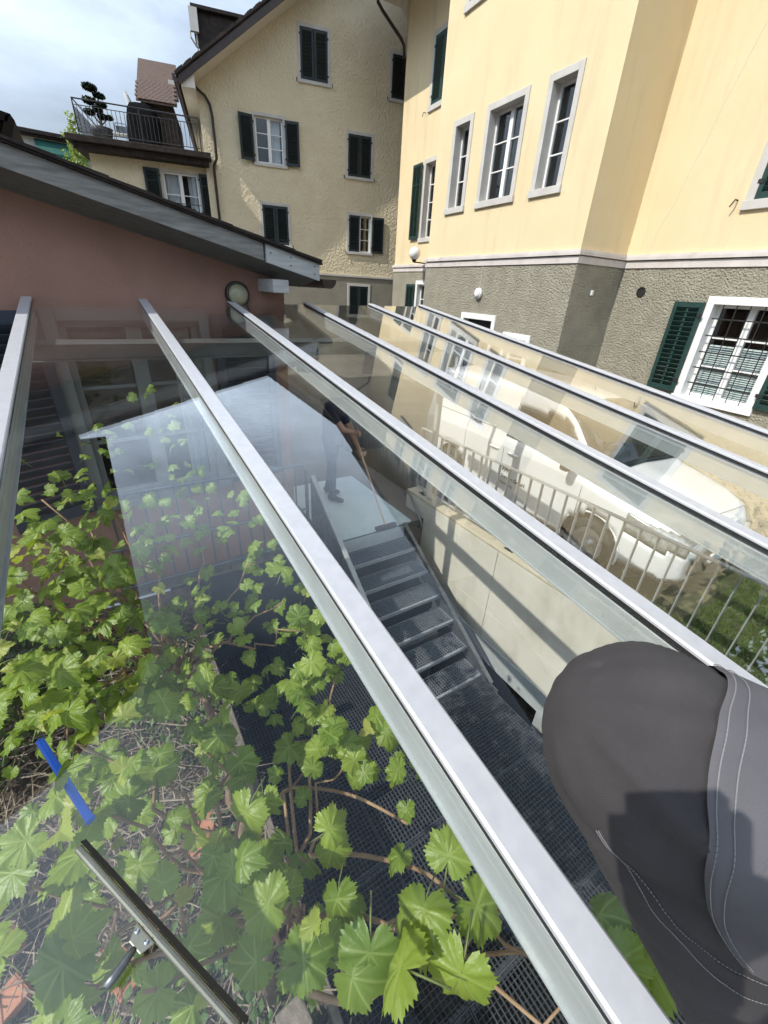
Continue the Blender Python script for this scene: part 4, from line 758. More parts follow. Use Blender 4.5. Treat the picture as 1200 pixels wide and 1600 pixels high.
# ------------------------------------------------------------------ steel stair
st = thing('steel_stair', 'grey steel stair with open grating treads going down to the basement', 'stair', (2.5, 3.97, GROUND))
def stp(name, m, mat, parent=None, **k): return m.build(name, MAT[mat], parent or st, off=(2.5, 3.97, GROUND), **k)
SX0, SX1, RI, GO = 1.94, 3.05, 0.195, 0.293
def grate(m, x0, x1, y0, y1, z, d, pitch=0.034, w=0.003):
    n = max(1, round((x1-x0)/pitch)); k = max(1, round((y1-y0)/pitch))
    for i in range(1, n): x = x0+(x1-x0)*i/n; m.box(x-w/2, x+w/2, y0, y1, z-d, z)
    for j in range(1, k): y = y0+(y1-y0)*j/k; m.box(x0, x1, y-w/2, y+w/2, z-d*0.75, z-0.002)
def frame(m, x0, x1, y0, y1, z, d, w=0.005): m.box(x0, x1, y0, y0+w, z-d, z); m.box(x0, x1, y1-w, y1, z-d, z); m.box(x0, x0+w, y0+w, y1-w, z-d, z); m.box(x1-w, x1, y0+w, y1-w, z-d, z)
g0 = MB(); grate(g0, 0.005, SX1-SX0-0.005, 0.03, 0.295, 0, 0.03); gme = g0.mesh('grating', MAT['tread_grating'])
f0 = MB(); frame(f0, 0, SX1-SX0, 0.0, 0.30, 0.001, 0.04); f0.box(0.006, SX1-SX0-0.006, 0.0055, 0.03, -0.012, 0.0015); fme = f0.mesh('tread', MAT['nosing_steel'])
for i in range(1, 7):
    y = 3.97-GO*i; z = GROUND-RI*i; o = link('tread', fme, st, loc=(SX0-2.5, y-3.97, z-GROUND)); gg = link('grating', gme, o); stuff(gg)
m = MB(); m.prism([(4.02, GROUND-0.03), (4.02, GROUND-0.30), (1.95, -4.30), (1.95, -4.02), (2.10, -4.02), (3.95, GROUND-0.03)], 0, SX1+0.004, SX1+0.014); stp('stringer', m, 'galvanised')
m = MB(); m.bar((SX1+0.009, 4.0, GROUND+0.03), (SX1+0.009, 2.05, -4.0), 0.05, 0.008); stp('stringer_flange', m, 'galvanised')
m = MB(); m.box(SX0, SX1, 3.985, 4.0, GROUND-0.19, GROUND-0.006); stp('riser', m, 'painted_steel')
# solid left balustrade of folded sheet
bt = lambda y: -2.09-0.708*(4.45-y)
m = MB(); n = 56; y0, y1 = 2.0, 4.45
for k in range(n):
    a, b = y0+(y1-y0)*k/n, y0+(y1-y0)*(k+1)/n; xo = 1.895 if (k//2) % 2 else 1.91; xp = 1.895 if ((k-1)//2) % 2 else 1.91
    lo = lambda y: max(bt(y)-1.05, -4.3)
    m.raw([(xo, a, lo(a)), (xo, b, lo(b)), (xo, b, bt(b)), (xo, a, bt(a))], [(0,1,2,3)])
    if xo != xp: m.raw([(xp, a, lo(a)), (xo, a, lo(a)), (xo, a, bt(a)), (xp, a, bt(a))], [(0,1,2,3)])
for q in m.v[:]: pass
o = stp('balustrade_sheet', m, 'galvanised', fix=False); so = o.modifiers.new('thick', 'SOLIDIFY'); so.thickness = 0.004
m = MB(); m.bar((1.90, y0, bt(y0)+0.012), (1.90, y1, bt(y1)+0.012), 0.055, 0.03); stp('balustrade_cap', m, 'rail_steel', bevel=0.004)
m = MB(); m.box(1.88, 1.925, y1-0.02, y1+0.02, GROUND, bt(y1)); stp('balustrade_post', m, 'galvanised')
# glass landing
m = MB(); m.box(1.95, 3.17, 4.005, 5.75, GROUND+0.006, GROUND+0.04); o = m.build('landing_plate', MAT['frosted_glass_floor'], bevel=0.004); tag(o, 'pale frosted glass landing plate at the top of the stair', 'landing')
# grating platform
pl = thing('grating_platform', 'dark steel grating platform at the foot of the stair', 'platform', (1.7, 1.5, -4.1))
def plp(name, m, mat, parent=None, **k): return m.build(name, MAT[mat], parent or pl, off=(1.7, 1.5, -4.1), **k)
PZ = -4.06
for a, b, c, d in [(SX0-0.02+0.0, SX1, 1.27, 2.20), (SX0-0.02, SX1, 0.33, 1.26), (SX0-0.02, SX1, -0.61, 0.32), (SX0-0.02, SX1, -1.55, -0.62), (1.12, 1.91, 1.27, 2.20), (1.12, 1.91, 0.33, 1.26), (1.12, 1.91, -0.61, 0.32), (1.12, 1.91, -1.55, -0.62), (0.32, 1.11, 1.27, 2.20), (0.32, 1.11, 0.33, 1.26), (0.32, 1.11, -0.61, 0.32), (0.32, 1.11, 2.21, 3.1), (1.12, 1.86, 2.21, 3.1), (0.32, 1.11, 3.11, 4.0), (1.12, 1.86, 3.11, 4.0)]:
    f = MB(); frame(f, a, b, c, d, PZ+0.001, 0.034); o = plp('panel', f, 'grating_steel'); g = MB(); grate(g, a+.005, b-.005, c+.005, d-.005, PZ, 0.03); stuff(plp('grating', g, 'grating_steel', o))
for y in (-1.5, -0.615, 0.325, 1.265, 2.205, 3.1): m = MB(); m.box(0.31, 3.1, y-0.03, y+0.03, PZ-0.12, PZ-0.036); plp('bearer', m, 'galvanised')
for x in (0.36, 1.115, 1.9, 3.03): m = MB(); m.box(x-.03, x+.03, 0.29, 0.35, FL, PZ-0.121); plp('prop', m, 'galvanised')

# ------------------------------------------------------------------ concrete wall, its window and the railing
cw = thing('concrete_wall', 'stained exposed concrete wall beside the stair', 'wall', (3.51, 1.5, FL))
def cwp(name, m, mat, parent=None, **k): return m.build(name, MAT[mat], parent or cw, off=(3.51, 1.5, FL), **k)
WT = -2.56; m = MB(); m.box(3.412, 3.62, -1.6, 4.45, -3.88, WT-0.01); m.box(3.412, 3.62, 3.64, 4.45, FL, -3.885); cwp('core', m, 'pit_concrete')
m = MB(); m.box(3.70, 3.72, -1.7, 3.7, FL, -3.9); m.box(3.44, 3.72, -1.7, 3.7, -3.9, -3.885); cwp('room', m, 'room_dark')
for a, b in ((-1.6, 0.55), (0.556, 2.62), (2.626, 4.46)):
    m = MB(); m.box(3.40, 3.4115, a, b, -3.905, -3.474); cwp('panel', m, 'concrete', bevel=0.002)
    m = MB(); m.box(3.40, 3.4115, a, b, -3.47, WT-0.045); cwp('panel', m, 'concrete', bevel=0.002)
m = MB(); m.box(3.402, 3.63, -1.6, 4.462, WT-0.044, WT); cwp('coping', m, 'concrete_stained', bevel=0.012)
m = MB(); m.box(3.40, 3.62, 4.4505, 4.463, FL, WT-0.045); cwp('panel', m, 'concrete')
m = MB(); m.box(3.392, 3.47, -1.6, 3.6, -4.22, -3.906); wi = cwp('window', m, 'painted_steel', bevel=0.004); wi['label'] = 'pale grey framed basement window'
for y in (-0.4, 1.53, 3.55): m = MB(); m.box(3.394, 3.46, y-0.085, y+0.085, FL, -4.2205); cwp('mullion', m, 'painted_steel', wi, bevel=0.003)
for a, b in ((-1.6, -0.485), (-0.315, 1.445), (1.615, 3.465)): m = MB(); m.box(3.43, 3.438, a, b, FL, -4.2205); cwp('pane', m, 'van_glass', wi)
rl = thing('flat_bar_railing', 'grey flat bar railing on top of the concrete wall', 'railing', (3.52, 1.5, WT))
def rlp(name, m, mat, parent=None, **k): return m.build(name, MAT[mat], parent or rl, off=(3.52, 1.5, WT), **k)
m = MB(); m.box(3.497, 3.543, -1.5, 4.40, -1.645, -1.632); rlp('top_rail', m, 'rail_steel', bevel=0.002)
m = MB(); m.box(3.500, 3.540, -1.5, 4.40, -2.500, -2.490); rlp('bottom_rail', m, 'rail_steel', bevel=0.002)
q = MB(); q.box(-0.019, 0.019, -0.004, 0.004, 0, 0.845); bme = q.mesh('baluster', MAT['rail_steel'])
for k in range(41): link('baluster', bme, rl, loc=(0, 4.39-k*0.1455-1.5, -2.490-WT))
for y in (4.2, 2.55, 0.95, -0.6):
    m = MB(); m.box(3.512, 3.528, y-0.02, y+0.02, WT+0.008, -2.5005); p_ = rlp('post', m, 'rail_steel'); m = MB(); m.box(3.47, 3.57, y-0.06, y+0.06, WT, WT+0.008); rlp('base_plate', m, 'iron', p_)
    for dx in (-.03, .03):
        for dy in (-.04, .04): m = MB(); m.lathe([(0.009, 0), (0.009, 0.012), (0.004, 0.018)], (3.52+dx, y+dy, WT+0.008), 6); rlp('bolt', m, 'rail_steel', p_)
o = MB(); hp = [(3.33, 4.42, -2.62), (3.33, 4.36, -2.56), (3.33, 4.30, -2.57), (3.33, 3.98, -2.86), (3.33, 3.95, -2.92), (3.33, 3.99, -2.96), (3.33, 4.08, -2.96), (3.40, 4.12, -2.96)]
o.tube(hp, 0.016, 8); ho = o.build('handrail_end', MAT['galvanised'], smooth=True); tag(ho, 'bent tube handrail end fixed at the head of the concrete wall', 'handrail')
# tube railing on the edge of the well in front of the pink house
tr = thing('tube_railing', 'dark tube railing in front of the pink house window', 'railing', (0.8, 4.06, GROUND))
def trp(name, m, mat, **k): return m.build(name, MAT[mat], tr, off=(0.8, 4.06, GROUND), **k)
m = MB(); m.tube([(-0.3, 4.06, -1.74), (1.58, 4.06, -1.74), (1.64, 4.06, -1.76), (1.66, 4.06, -1.83), (1.66, 4.06, GROUND)], 0.021, 10); trp('top_rail', m, 'dark_rail', smooth=True)
m = MB(); m.tube([(-0.3, 4.06, -2.30), (1.66, 4.06, -2.30)], 0.014, 8); m.tube([(-0.3, 4.06, -2.74), (1.66, 4.06, -2.74)], 0.014, 8); trp('rail', m, 'dark_rail')
q = MB(); q.tube([(0, 0, 0), (0, 0, 1.1)], 0.010, 6); bme = q.mesh('baluster', MAT['dark_rail'])
for k in range(14): link('baluster', bme, tr, loc=(1.53-k*0.135-0.8, 0, 0.01))
# corrugated fence
m = MB(); n = 120
for k in range(n):
    a, b = 4.75+2.9*k/n, 4.75+2.9*(k+1)/n; f = lambda k: 3.72+0.018*math.sin(k*PI/2.5)
    m.raw([(f(k), a, GROUND), (f(k+1), b, GROUND), (f(k+1), b, -1.98), (f(k), a, -1.98)], [(0,1,2,3)])
fe = thing('corrugated_fence', 'low pale corrugated sheet fence beyond the landing', 'fence', (3.72, 6.2, GROUND))
o = m.build('sheet', MAT['corrugated'], fe, smooth=True, fix=False, off=(3.72, 6.2, GROUND)); so = o.modifiers.new('thick', 'SOLIDIFY'); so.thickness = 0.004
m = MB(); m.box(3.69, 3.75, 4.75, 7.65, -1.985, -1.965); m.build('top_rail', MAT['weathered_wood'], fe, off=(3.72, 6.2, GROUND), bevel=0.003)
for y in (4.8, 6.2, 7.6): m = MB(); m.box(3.75, 3.80, y-.03, y+.03, GROUND, -1.99); m.build('post', MAT['weathered_wood'], fe, off=(3.72, 6.2, GROUND))

# ------------------------------------------------------------------ white panel van
VA = math.atan2(0.999, 0.045)
van = thing('panel_van', 'white panel van with dark lettering parked behind the railing', 'van', (5.26, 1.17, GROUND), (0, 0, VA))
def cr(p0, p1, p2, p3, t): return 0.5*((2*p1)+(-p0+p2)*t+(2*p0-5*p1+4*p2-p3)*t*t+(-p0+3*p1-3*p2+p3)*t*t*t)
# station: x, half width, bottom z, shoulder z (belt), half width at roof edge, roof edge z, roof centre z
ST = [(0.00, 0.50, 0.42, 0.62, 0.30, 0.70, 0.72), (0.05, 0.68, 0.27, 0.70, 0.46, 0.80, 0.83), (0.18, 0.81, 0.22, 0.78, 0.62, 0.90, 0.94), (0.42, 0.885, 0.21, 0.86, 0.72, 0.965, 1.02), (0.80, 0.915, 0.21, 0.93, 0.76, 1.035, 1.10),
      (1.08, 0.92, 0.21, 0.97, 0.78, 1.09, 1.165), (1.34, 0.925, 0.21, 1.02, 0.77, 1.35, 1.42), (1.60, 0.925, 0.21, 1.04, 0.74, 1.60, 1.665), (1.84, 0.925, 0.21, 1.05, 0.71, 1.735, 1.80), (2.2, 0.925, 0.21, 1.06, 0.71, 1.79, 1.86), (2.8, 0.925, 0.21, 1.07, 0.72, 1.80, 1.875), (3.6, 0.92, 0.21, 1.07, 0.73, 1.79, 1.86), (4.2, 0.905, 0.24, 1.06, 0.73, 1.77, 1.83), (4.38, 0.89, 0.30, 1.05, 0.71, 1.72, 1.78), (4.43, 0.80, 0.40, 1.0, 0.60, 1.60, 1.64)]
def station(x):
    for i in range(len(ST)-1):
        if ST[i][0] <= x <= ST[i+1][0]:
            t = (x-ST[i][0])/(ST[i+1][0]-ST[i][0]); a, b, c, d = ST[max(i-1, 0)], ST[i], ST[i+1], ST[min(i+2, len(ST)-1)]
            lin = [b[k]+(c[k]-b[k])*t for k in range(7)]; sm = [cr(a[k], b[k], c[k], d[k], t) for k in range(7)]
            return [x]+[0.4*lin[k]+0.6*sm[k] for k in range(1, 7)]
    return list(ST[-1])
def ring_pts(x, N=36):
    _, w, zb, zs, wr_, ze, zc = station(x)
    P = [(0.0, zb), (w*0.80, zb), (w*0.965, zb+0.06), (w*0.995, zb+(zs-zb)*0.45), (w, zs-0.06), (w*0.985, zs+0.015), (wr_+0.35*(w-wr_), zs+(ze-zs)*0.62), (wr_+0.045, ze-0.035), (wr_-0.04, ze+(zc-ze)*0.45), (wr_*0.5, zc-0.018*(zc-ze)/0.06), (0.0, zc)]
    out = []; n = len(P)-1
    for k in range(N+1):
        u = k/N*n; i = min(int(u), n-1); t = u-i; a, b, c, d = P[max(i-1, 0)], P[i], P[i+1], P[min(i+2, n)]
        out.append(tuple(0.35*(b[j]+(c[j]-b[j])*t)+0.65*cr(a[j], b[j], c[j], d[j], t) for j in (0, 1)))
    return out
NU, NV = 150, 40; WH = [(0.98, 0.33), (3.62, 0.33)]
grid = []
for i in range(NU+1):
    u = i/NU; x = 4.43*(u-0.08*math.sin(2*PI*u)/ (2*PI)*1.0)
    rp_ = ring_pts(x, NV); grid.append([(x, y, z) for y, z in rp_]+[(x, -y, z) for y, z in rp_[1:-1][::-1]])
NR = len(grid[0]); parts_ = {k: [] for k in ('body', 'windscreen', 'side_window', 'headlight', 'lower_grille', 'bumper_trim')}
for i in range(NU):
    for k in range(NR):
        q = (grid[i][k], grid[i+1][k], grid[i+1][(k+1) % NR], grid[i][(k+1) % NR]); cx_ = sum(p[0] for p in q)/4; cy_ = sum(p[1] for p in q)/4; cz_ = sum(p[2] for p in q)/4; v = (k+0.5)/NV*10 if k < NV else (NR-k-0.5)/NV*10; ay = abs(cy_)
        key = 'body'
        if any(math.hypot(cx_-wx, cz_-wz) < 0.375 for wx, wz in WH) and ay > 0.55: continue
        if 1.11 < cx_ < 1.80 and v > 7.55: key = 'windscreen'
        elif 5.22 < v < 7.0 and cz_ > 1.035 and 1.32 < cx_ < 2.52 and (cz_-1.03) < (cx_-1.20)*1.18 and cz_ < 1.60-max(0, cx_-2.40)*0.8: key = 'side_window'
        elif 0.06 < cx_ < 0.62 and 0.60+cx_*0.18 < cz_ < 0.80+cx_*0.16 and ay > 0.50 and v < 7.9: key = 'headlight'
        elif cx_ < 0.10 and 0.34 < cz_ < 0.56 and ay < 0.56: key = 'lower_grille'
        elif cz_ < 0.30 and ay > 0.5 and v > 1: key = 'bumper_trim'
        parts_[key].append(q)
mats_ = dict(body='van_white', windscreen='van_glass', side_window='van_glass', headlight='lens_glass', lower_grille='van_black', bumper_trim='van_black')
for key, qs in parts_.items():
    trim = []
    sides = [('', qs)] if key in ('body', 'windscreen', 'lower_grille', 'bumper_trim') else [('r', [q for q in qs if q[0][1] > 0]), ('l', [q for q in qs if q[0][1] < 0])]
    for _, qq in sides:
        m = MB()
        for q in qq: m.raw(q, [(0,1,2,3)])
        me = m.mesh(key, MAT[mats_[key]]); b = bmesh.new(); b.from_mesh(me); bmesh.ops.remove_doubles(b, verts=b.verts, dist=0.0004); bmesh.ops.recalc_face_normals(b, faces=b.faces)
        for e in b.edges:
            if len(e.link_faces) == 2 and e.calc_face_angle(0) > rad(50): e.smooth = False
        trim = [(e.verts[0].co.copy(), e.verts[1].co.copy()) for e in b.edges if len(e.link_faces) == 1]; b.to_mesh(me); b.free(); me.polygons.foreach_set('use_smooth', [True]*len(me.polygons)); o = link(key, me, van)
        if key in ('windscreen', 'side_window', 'headlight'):
            q_ = MB()
            for a_, b_ in trim: q_.tube([a_, b_], 0.007 if key != 'headlight' else 0.004, 5, caps=False)
            q_.build('seal', MAT['van_black'], o, smooth=True)
        if key != 'body': so = o.modifiers.new('thick', 'SOLIDIFY'); so.thickness = 0.012; so.offset = 0.35
        else: so = o.modifiers.new('thick', 'SOLIDIFY'); so.thickness = 0.02; so.offset = -1
for wx, wz in WH:
    for sy in (1, -1):
        Mx = Matrix.Rotation(-sy*PI/2, 3, 'X'); c = (wx, sy*0.70, wz-0.015)
        m = MB(); m.lathe([(0.20, -0.02), (0.30, 0.0), (0.315, 0.04), (0.315, 0.16), (0.30, 0.195), (0.21, 0.20), (0.20, 0.19)], c, 32, Mx, caps=False); w = m.build('wheel', MAT['tyre'], van, smooth=True)
        m = MB(); m.lathe([(0.205, 0.10), (0.205, 0.192), (0.185, 0.185), (0.15, 0.16), (0.06, 0.175), (0.05, 0.19), (0.0, 0.19)], c, 28, Mx); m.build('rim', MAT['rim'], w, smooth=True)
        m = MB(); pts = [(wx+0.385*math.cos(a), sy*0.90, wz+0.385*math.sin(a)) for a in [rad(-12+204*k/24) for k in range(25)]]; m.tube(pts, 0.014, 6); m.build('wheel_arch', MAT['van_white'], van, smooth=True)
        m = MB(); pp = [(wx+0.39*math.cos(a), wz+0.39*math.sin(a)) for a in [rad(-20+220*k/20) for k in range(21)]]
        for a, b in zip(pp, pp[1:]): m.raw([(a[0], sy*0.45, a[1]), (b[0], sy*0.45, b[1]), (b[0], sy*0.90, b[1]), (a[0], sy*0.90, a[1])], [(0,1,2,3)])
        m.raw([(p[0], sy*0.45, p[1]) for p in pp], [list(range(21))]); m.build('wheel_housing', MAT['van_black'], van, fix=False)
def side(x, z, sy=1, d=0.004):
    """point on the flank of the van at height z"""
    r = ring_pts(x, 80); best = min(r, key=lambda p: abs(p[1]-z)-(0.01 if p[0] > 0.4 else -9)); return (x, sy*(best[0]+d), z)
for sy in (1, -1):
    for xs in ((1.22, 0.30, 1.02), (2.50, 0.30, 1.72), (3.32, 0.62, 1.72)):
        m = MB(); m.tube([side(xs[0], xs[1]+(xs[2]-xs[1])*k/14, sy, 0.0005) for k in range(15)], 0.0035, 4); m.build('door_seam', MAT['van_black'], van)
    m = MB(); m.tube([side(2.52+0.12*k, 1.22, sy, 0.001) for k in range(15)], 0.006, 5); m.build('slide_rail', MAT['van_black'], van)
    for x in (2.32, 2.68): m = MB(); m.tube([side(x-0.09, 0.97, sy, 0.004), side(x-0.05, 0.985, sy, 0.03), side(x+0.05, 0.985, sy, 0.03), side(x+0.09, 0.97, sy, 0.004)], 0.014, 7); m.build('handle', MAT['van_white'], van, smooth=True)
    a = side(1.42, 1.10, sy, 0.0); m = MB(); m.tube([a, (a[0]-0.02, a[1]+sy*0.08, a[2]+0.03), (a[0]-0.03, a[1]+sy*0.12, a[2]+0.08)], 0.022, 7); w = m.build('mirror', MAT['van_black'], van)
    m = MB(); m.box(a[0]-0.09, a[0]+0.03, min(a[1]+sy*0.05, a[1]+sy*0.24), max(a[1]+sy*0.05, a[1]+sy*0.24), a[2]+0.02, a[2]+0.24); m.build('mirror_housing', MAT['van_black'], w, bevel=0.035)
for sy in (1, -1):
    m = MB(); m.tube([(x, sy*(0.60+0.17*min(1, (x-0.12)/0.9)), station(x)[5]+0.004+(station(x)[6]-station(x)[5])*0.38) for x in [0.13+0.05*k for k in range(19)]], 0.0035, 4); m.build('bonnet_seam', MAT['van_black'], van)
m = MB(); rr = ring_pts(0.16, 80); m.tube([(0.16, y, z+0.002) for y, z in rr if z > 0.60]+[(0.16, -y, z+0.002) for y, z in rr[::-1] if z > 0.60], 0.0035, 4); m.build('bumper_seam', MAT['van_black'], van)
m = MB(); pts = [(-0.004+0.02*abs(math.sin(a))*0, 0.055*math.cos(a)*1.15, 0.735+0.04*math.sin(a)) for a in [2*PI*k/24 for k in range(25)]]; m.tube(pts, 0.006, 6); m.tube([(0.0, -0.03, 0.735), (-0.006, 0, 0.76), (0.0, 0.03, 0.735)], 0.006, 6); m.build('badge', MAT['chrome'], van, smooth=True)
m = MB(); m.box(-0.02, 0.004, -0.26, 0.26, 0.46, 0.57); m.build('number_plate', MAT['white_paint'], van, bevel=0.004)
m = MB(); m.tube([(1.12+0.012*abs(y)*3, y, station(1.12)[6]-0.10*abs(y)**2*1.2+0.02) for y in [-.62+.1*k for k in range(13)]], 0.012, 6); m.build('wiper', MAT['van_black'], van, smooth=True)
m = MB(); m.tube([(2.0, 0.0, 1.86), (2.03, 0, 1.92), (2.25, 0, 2.02)], 0.006, 5); m.build('aerial', MAT['van_black'], van)
m = MB(); m.tube([(1.26, y, 1.22-0.2*y*y) for y in [-.5+.1*k for k in range(11)]], 0.05, 6); m.build('dashboard_shelf', MAT['dash_teal'], van)
def lettering(txt, x, z, size, parent, mat='lettering_dark', bold=0.0):
    cu = bpy.data.curves.new('lettering', 'FONT'); cu.body = txt; cu.size = size; cu.extrude = 0.001; cu.offset = bold; tmp = bpy.data.objects.new('lettering', cu); COL.objects.link(tmp)
    me = bpy.data.meshes.new_from_object(tmp.evaluated_get(bpy.context.evaluated_depsgraph_get())); bpy.data.objects.remove(tmp); me.materials.clear(); me.materials.append(MAT[mat])
    for v in me.vertices: p = side(x-v.co.x, z+v.co.y, 1, 0.004+v.co.z); v.co = p
    return link('lettering', me, parent)
lettering('BPN', 4.22, 1.36, 0.20, van, bold=0.006)
lettering('Service GmbH', 3.62, 1.36, 0.10, van); lettering('Reinigung', 3.30, 1.20, 0.07, van)
lettering('BPN', 2.46, 0.70, 0.085, van, bold=0.003); lettering('Service GmbH', 2.46, 0.60, 0.075, van, bold=0.002); lettering('Reinigung', 2.46, 0.51, 0.06, van)

# ------------------------------------------------------------------ people
def capsule(m, p0, p1, r0, r1, n=14, k=5):
    p0, p1 = Vector(p0), Vector(p1); ax = p1-p0; L_ = ax.length; ax = ax.normalized() if L_ > 1e-6 else Vector((0, 0, 1)); pts, rs = [], []
    for i in range(k+1): a = PI/2*i/k; pts.append(p0-ax*r0*math.cos(a)); rs.append(max(r0*math.sin(a), 1e-4))
    for i in range(k+1): a = PI/2*i/k; pts.append(p1+ax*r1*math.sin(a)); rs.append(max(r1*math.cos(a), 1e-4))
    m.tube(pts, rs, n)
def body(name, segs, mats, parent, voxel=0.012, it=6):
    """one continuous skin over tapered limbs: union, smoothing, then a material for each region"""
    m = MB()
    for s_ in segs: capsule(m, *s_[:4])
    me = m.mesh(name, MAT[mats[0]]); b = bmesh.new(); b.from_mesh(me); bmesh.ops.recalc_face_normals(b, faces=b.faces); b.to_mesh(me); b.free()
    tmp = bpy.data.objects.new(name, me); COL.objects.link(tmp); r = tmp.modifiers.new('r', 'REMESH'); r.mode = 'VOXEL'; r.voxel_size = voxel; sm = tmp.modifiers.new('s', 'SMOOTH'); sm.iterations = it; sm.factor = 0.5
    out = bpy.data.meshes.new_from_object(tmp.evaluated_get(bpy.context.evaluated_depsgraph_get())); bpy.data.objects.remove(tmp); out.name = name
    out.materials.clear()
    for k in mats: out.materials.append(MAT[k])
    S_ = [(Vector(a), Vector(c)-Vector(a), r0, r1, mi, 1/max((Vector(c)-Vector(a)).length_squared, 1e-9)) for a, c, r0, r1, mi in segs]; idx = []
    for p in out.polygons:
        best, bi = 1e9, 0
        pc = p.center
        for a, d, r0, r1, mi, il in S_:
            w = pc-a; t = w.dot(d)*il; t = 0 if t < 0 else (1 if t > 1 else t); e = (w-d*t).length-(r0+(r1-r0)*t)
            if e < best: best, bi = e, mi
        idx.append(bi)
    out.polygons.foreach_set('material_index', idx); out.polygons.foreach_set('use_smooth', [True]*len(out.polygons)); out.update()
    return link(name, out, parent)
def hand(segs, wrist, d, palm_n, side_v, mi, L=0.18, curl=0.9, grip=None):
    """palm and five bent fingers; d along the hand, palm_n out of the palm, side_v towards the thumb"""
    d, pn, sv = Vector(d).normalized(), Vector(palm_n).normalized(), Vector(side_v).normalized(); w = Vector(wrist)
    for k in range(4):
        base = w+d*L*0.48+sv*(0.030-0.020*k); segs.append((w+d*0.015+sv*(0.018-0.012*k), base, 0.016, 0.013, mi)); ln_ = L*(0.46, 0.52, 0.48, 0.38)[k]; p = base; a = 0.25
        for f in (0.45, 0.32, 0.23): a += curl*0.75; q = p+(d*math.cos(a)+pn*math.sin(a))*ln_*f; segs.append((p, q, 0.0095, 0.0082, mi)); p = q
    b = w+d*0.03+sv*0.03; q = b+(d*0.5+sv*0.6+pn*0.5).normalized()*0.045; segs.append((w+d*0.02+sv*0.012, b, 0.016, 0.013, mi)); segs.append((b, q, 0.0125, 0.0105, mi)); segs.append((q, q+(d*0.7+pn*0.6-sv*0.1).normalized()*0.035, 0.0105, 0.009, mi))
def head(segs, c, face, mi, hair_mi):
    c, f = Vector(c), Vector(face).normalized(); s_ = f.cross(Vector((0, 0, 1))).normalized(); u = s_.cross(f)
    segs += [(c+u*0.035, c-f*0.025+u*0.03, 0.085, 0.088, mi), (c+f*0.02-u*0.05, c+f*0.045-u*0.085, 0.062, 0.035, mi), (c+f*0.088+u*0.0, c+f*0.108-u*0.022, 0.011, 0.014, mi), (c+s_*0.084-f*0.005, c+s_*0.088-f*0.012-u*0.03, 0.014, 0.011, mi), (c-s_*0.084-f*0.005, c-s_*0.088-f*0.012-u*0.03, 0.014, 0.011, mi)]
    return c, f, s_, u
def face_bits(parent, c, f, s_, u):
    for q in (1, -1):
        m = MB(); capsule(m, c+f*0.079+s_*0.032*q+u*0.012, c+f*0.0795+s_*0.032*q+u*0.0125, 0.012, 0.012, 10, 4); e = m.build('eye', MAT['eye_white'], parent, smooth=True)
        m = MB(); capsule(m, c+f*0.088+s_*0.032*q+u*0.012, c+f*0.0885+s_*0.032*q+u*0.012, 0.0055, 0.0055, 8, 3); m.build('pupil', MAT['hair'], e, smooth=True)
        m = MB(); m.tube([c+f*0.090+s_*(0.018*q)+u*0.032, c+f*0.089+s_*(0.034*q)+u*0.037, c+f*0.080+s_*(0.05*q)+u*0.031], 0.005, 6); m.build('eyebrow', MAT['hair'], parent)
    m = MB(); m.tube([c+f*0.074-s_*0.024-u*0.052, c+f*0.085-u*0.05, c+f*0.074+s_*0.024-u*0.052], [0.004, 0.007, 0.004], 6); m.build('mouth', MAT['lip'], parent, smooth=True)
    m = MB(); n = 18
    for i in range(8):
        a = PI*0.5*i/7
        for k in range(n):
            b = 2*PI*k/n; r = 0.106*math.cos(a); fr = max(0, math.cos(b)); m.v.append(tuple(c+u*(0.038+0.100*math.sin(a)-0.062*(1-fr)*(1 if i == 0 else 0)+0.022*fr*(1 if i == 0 else 0))+f*(r*math.cos(b)*1.02-0.018)+s_*r*math.sin(b)*0.94))
    for i in range(7):
        for k in range(n): m.f.append([i*n+k, i*n+(k+1) % n, (i+1)*n+(k+1) % n, (i+1)*n+k]); m.mi.append(0)
    o = m.build('hair', MAT['hair'], parent, smooth=True); so = o.modifiers.new('t', 'SOLIDIFY'); so.thickness = 0.014; so.offset = -1

# the man on the landing
FX, FY, FZ = 2.52, 5.15, GROUND+0.042
fd = Vector((0.62, -0.785, 0)); sd = fd.cross(Vector((0, 0, 1)))         # facing, his right
P = lambda f, s_, z: (FX+fd.x*f+sd.x*s_, FY+fd.y*f+sd.y*s_, FZ+z)
man = thing('person', 'man in navy T-shirt and dark trousers standing on the landing holding a pole', 'person', (FX, FY, FZ))
sg = []
for q, fo in ((1, 0.08), (-1, -0.10)):
    sg += [(P(0.0, 0.09*q, 0.90), P(fo*0.6, 0.10*q, 0.49), 0.092, 0.062, 1), (P(fo*0.6, 0.10*q, 0.49), P(fo-0.03, 0.11*q, 0.10), 0.062, 0.048, 1), (P(fo-0.06, 0.11*q, 0.05), P(fo+0.13, 0.125*q, 0.035), 0.045, 0.033, 2)]
sg += [(P(0, 0.06, 0.95), P(0, -0.06, 0.95), 0.125, 0.125, 1), (P(0.0, 0.06, 1.02), P(0.03, 0.09, 1.33), 0.115, 0.115, 0), (P(0.0, -0.06, 1.02), P(0.03, -0.09, 1.33), 0.115, 0.115, 0), (P(0.03, -0.14, 1.40), P(0.03, 0.14, 1.40), 0.075, 0.075, 0), (P(0.03, 0, 1.42), P(0.06, 0, 1.54), 0.058, 0.052, 3)]
HR, HL = Vector((2.70, 4.63, -1.98)), Vector((2.715, 4.72, -1.72))
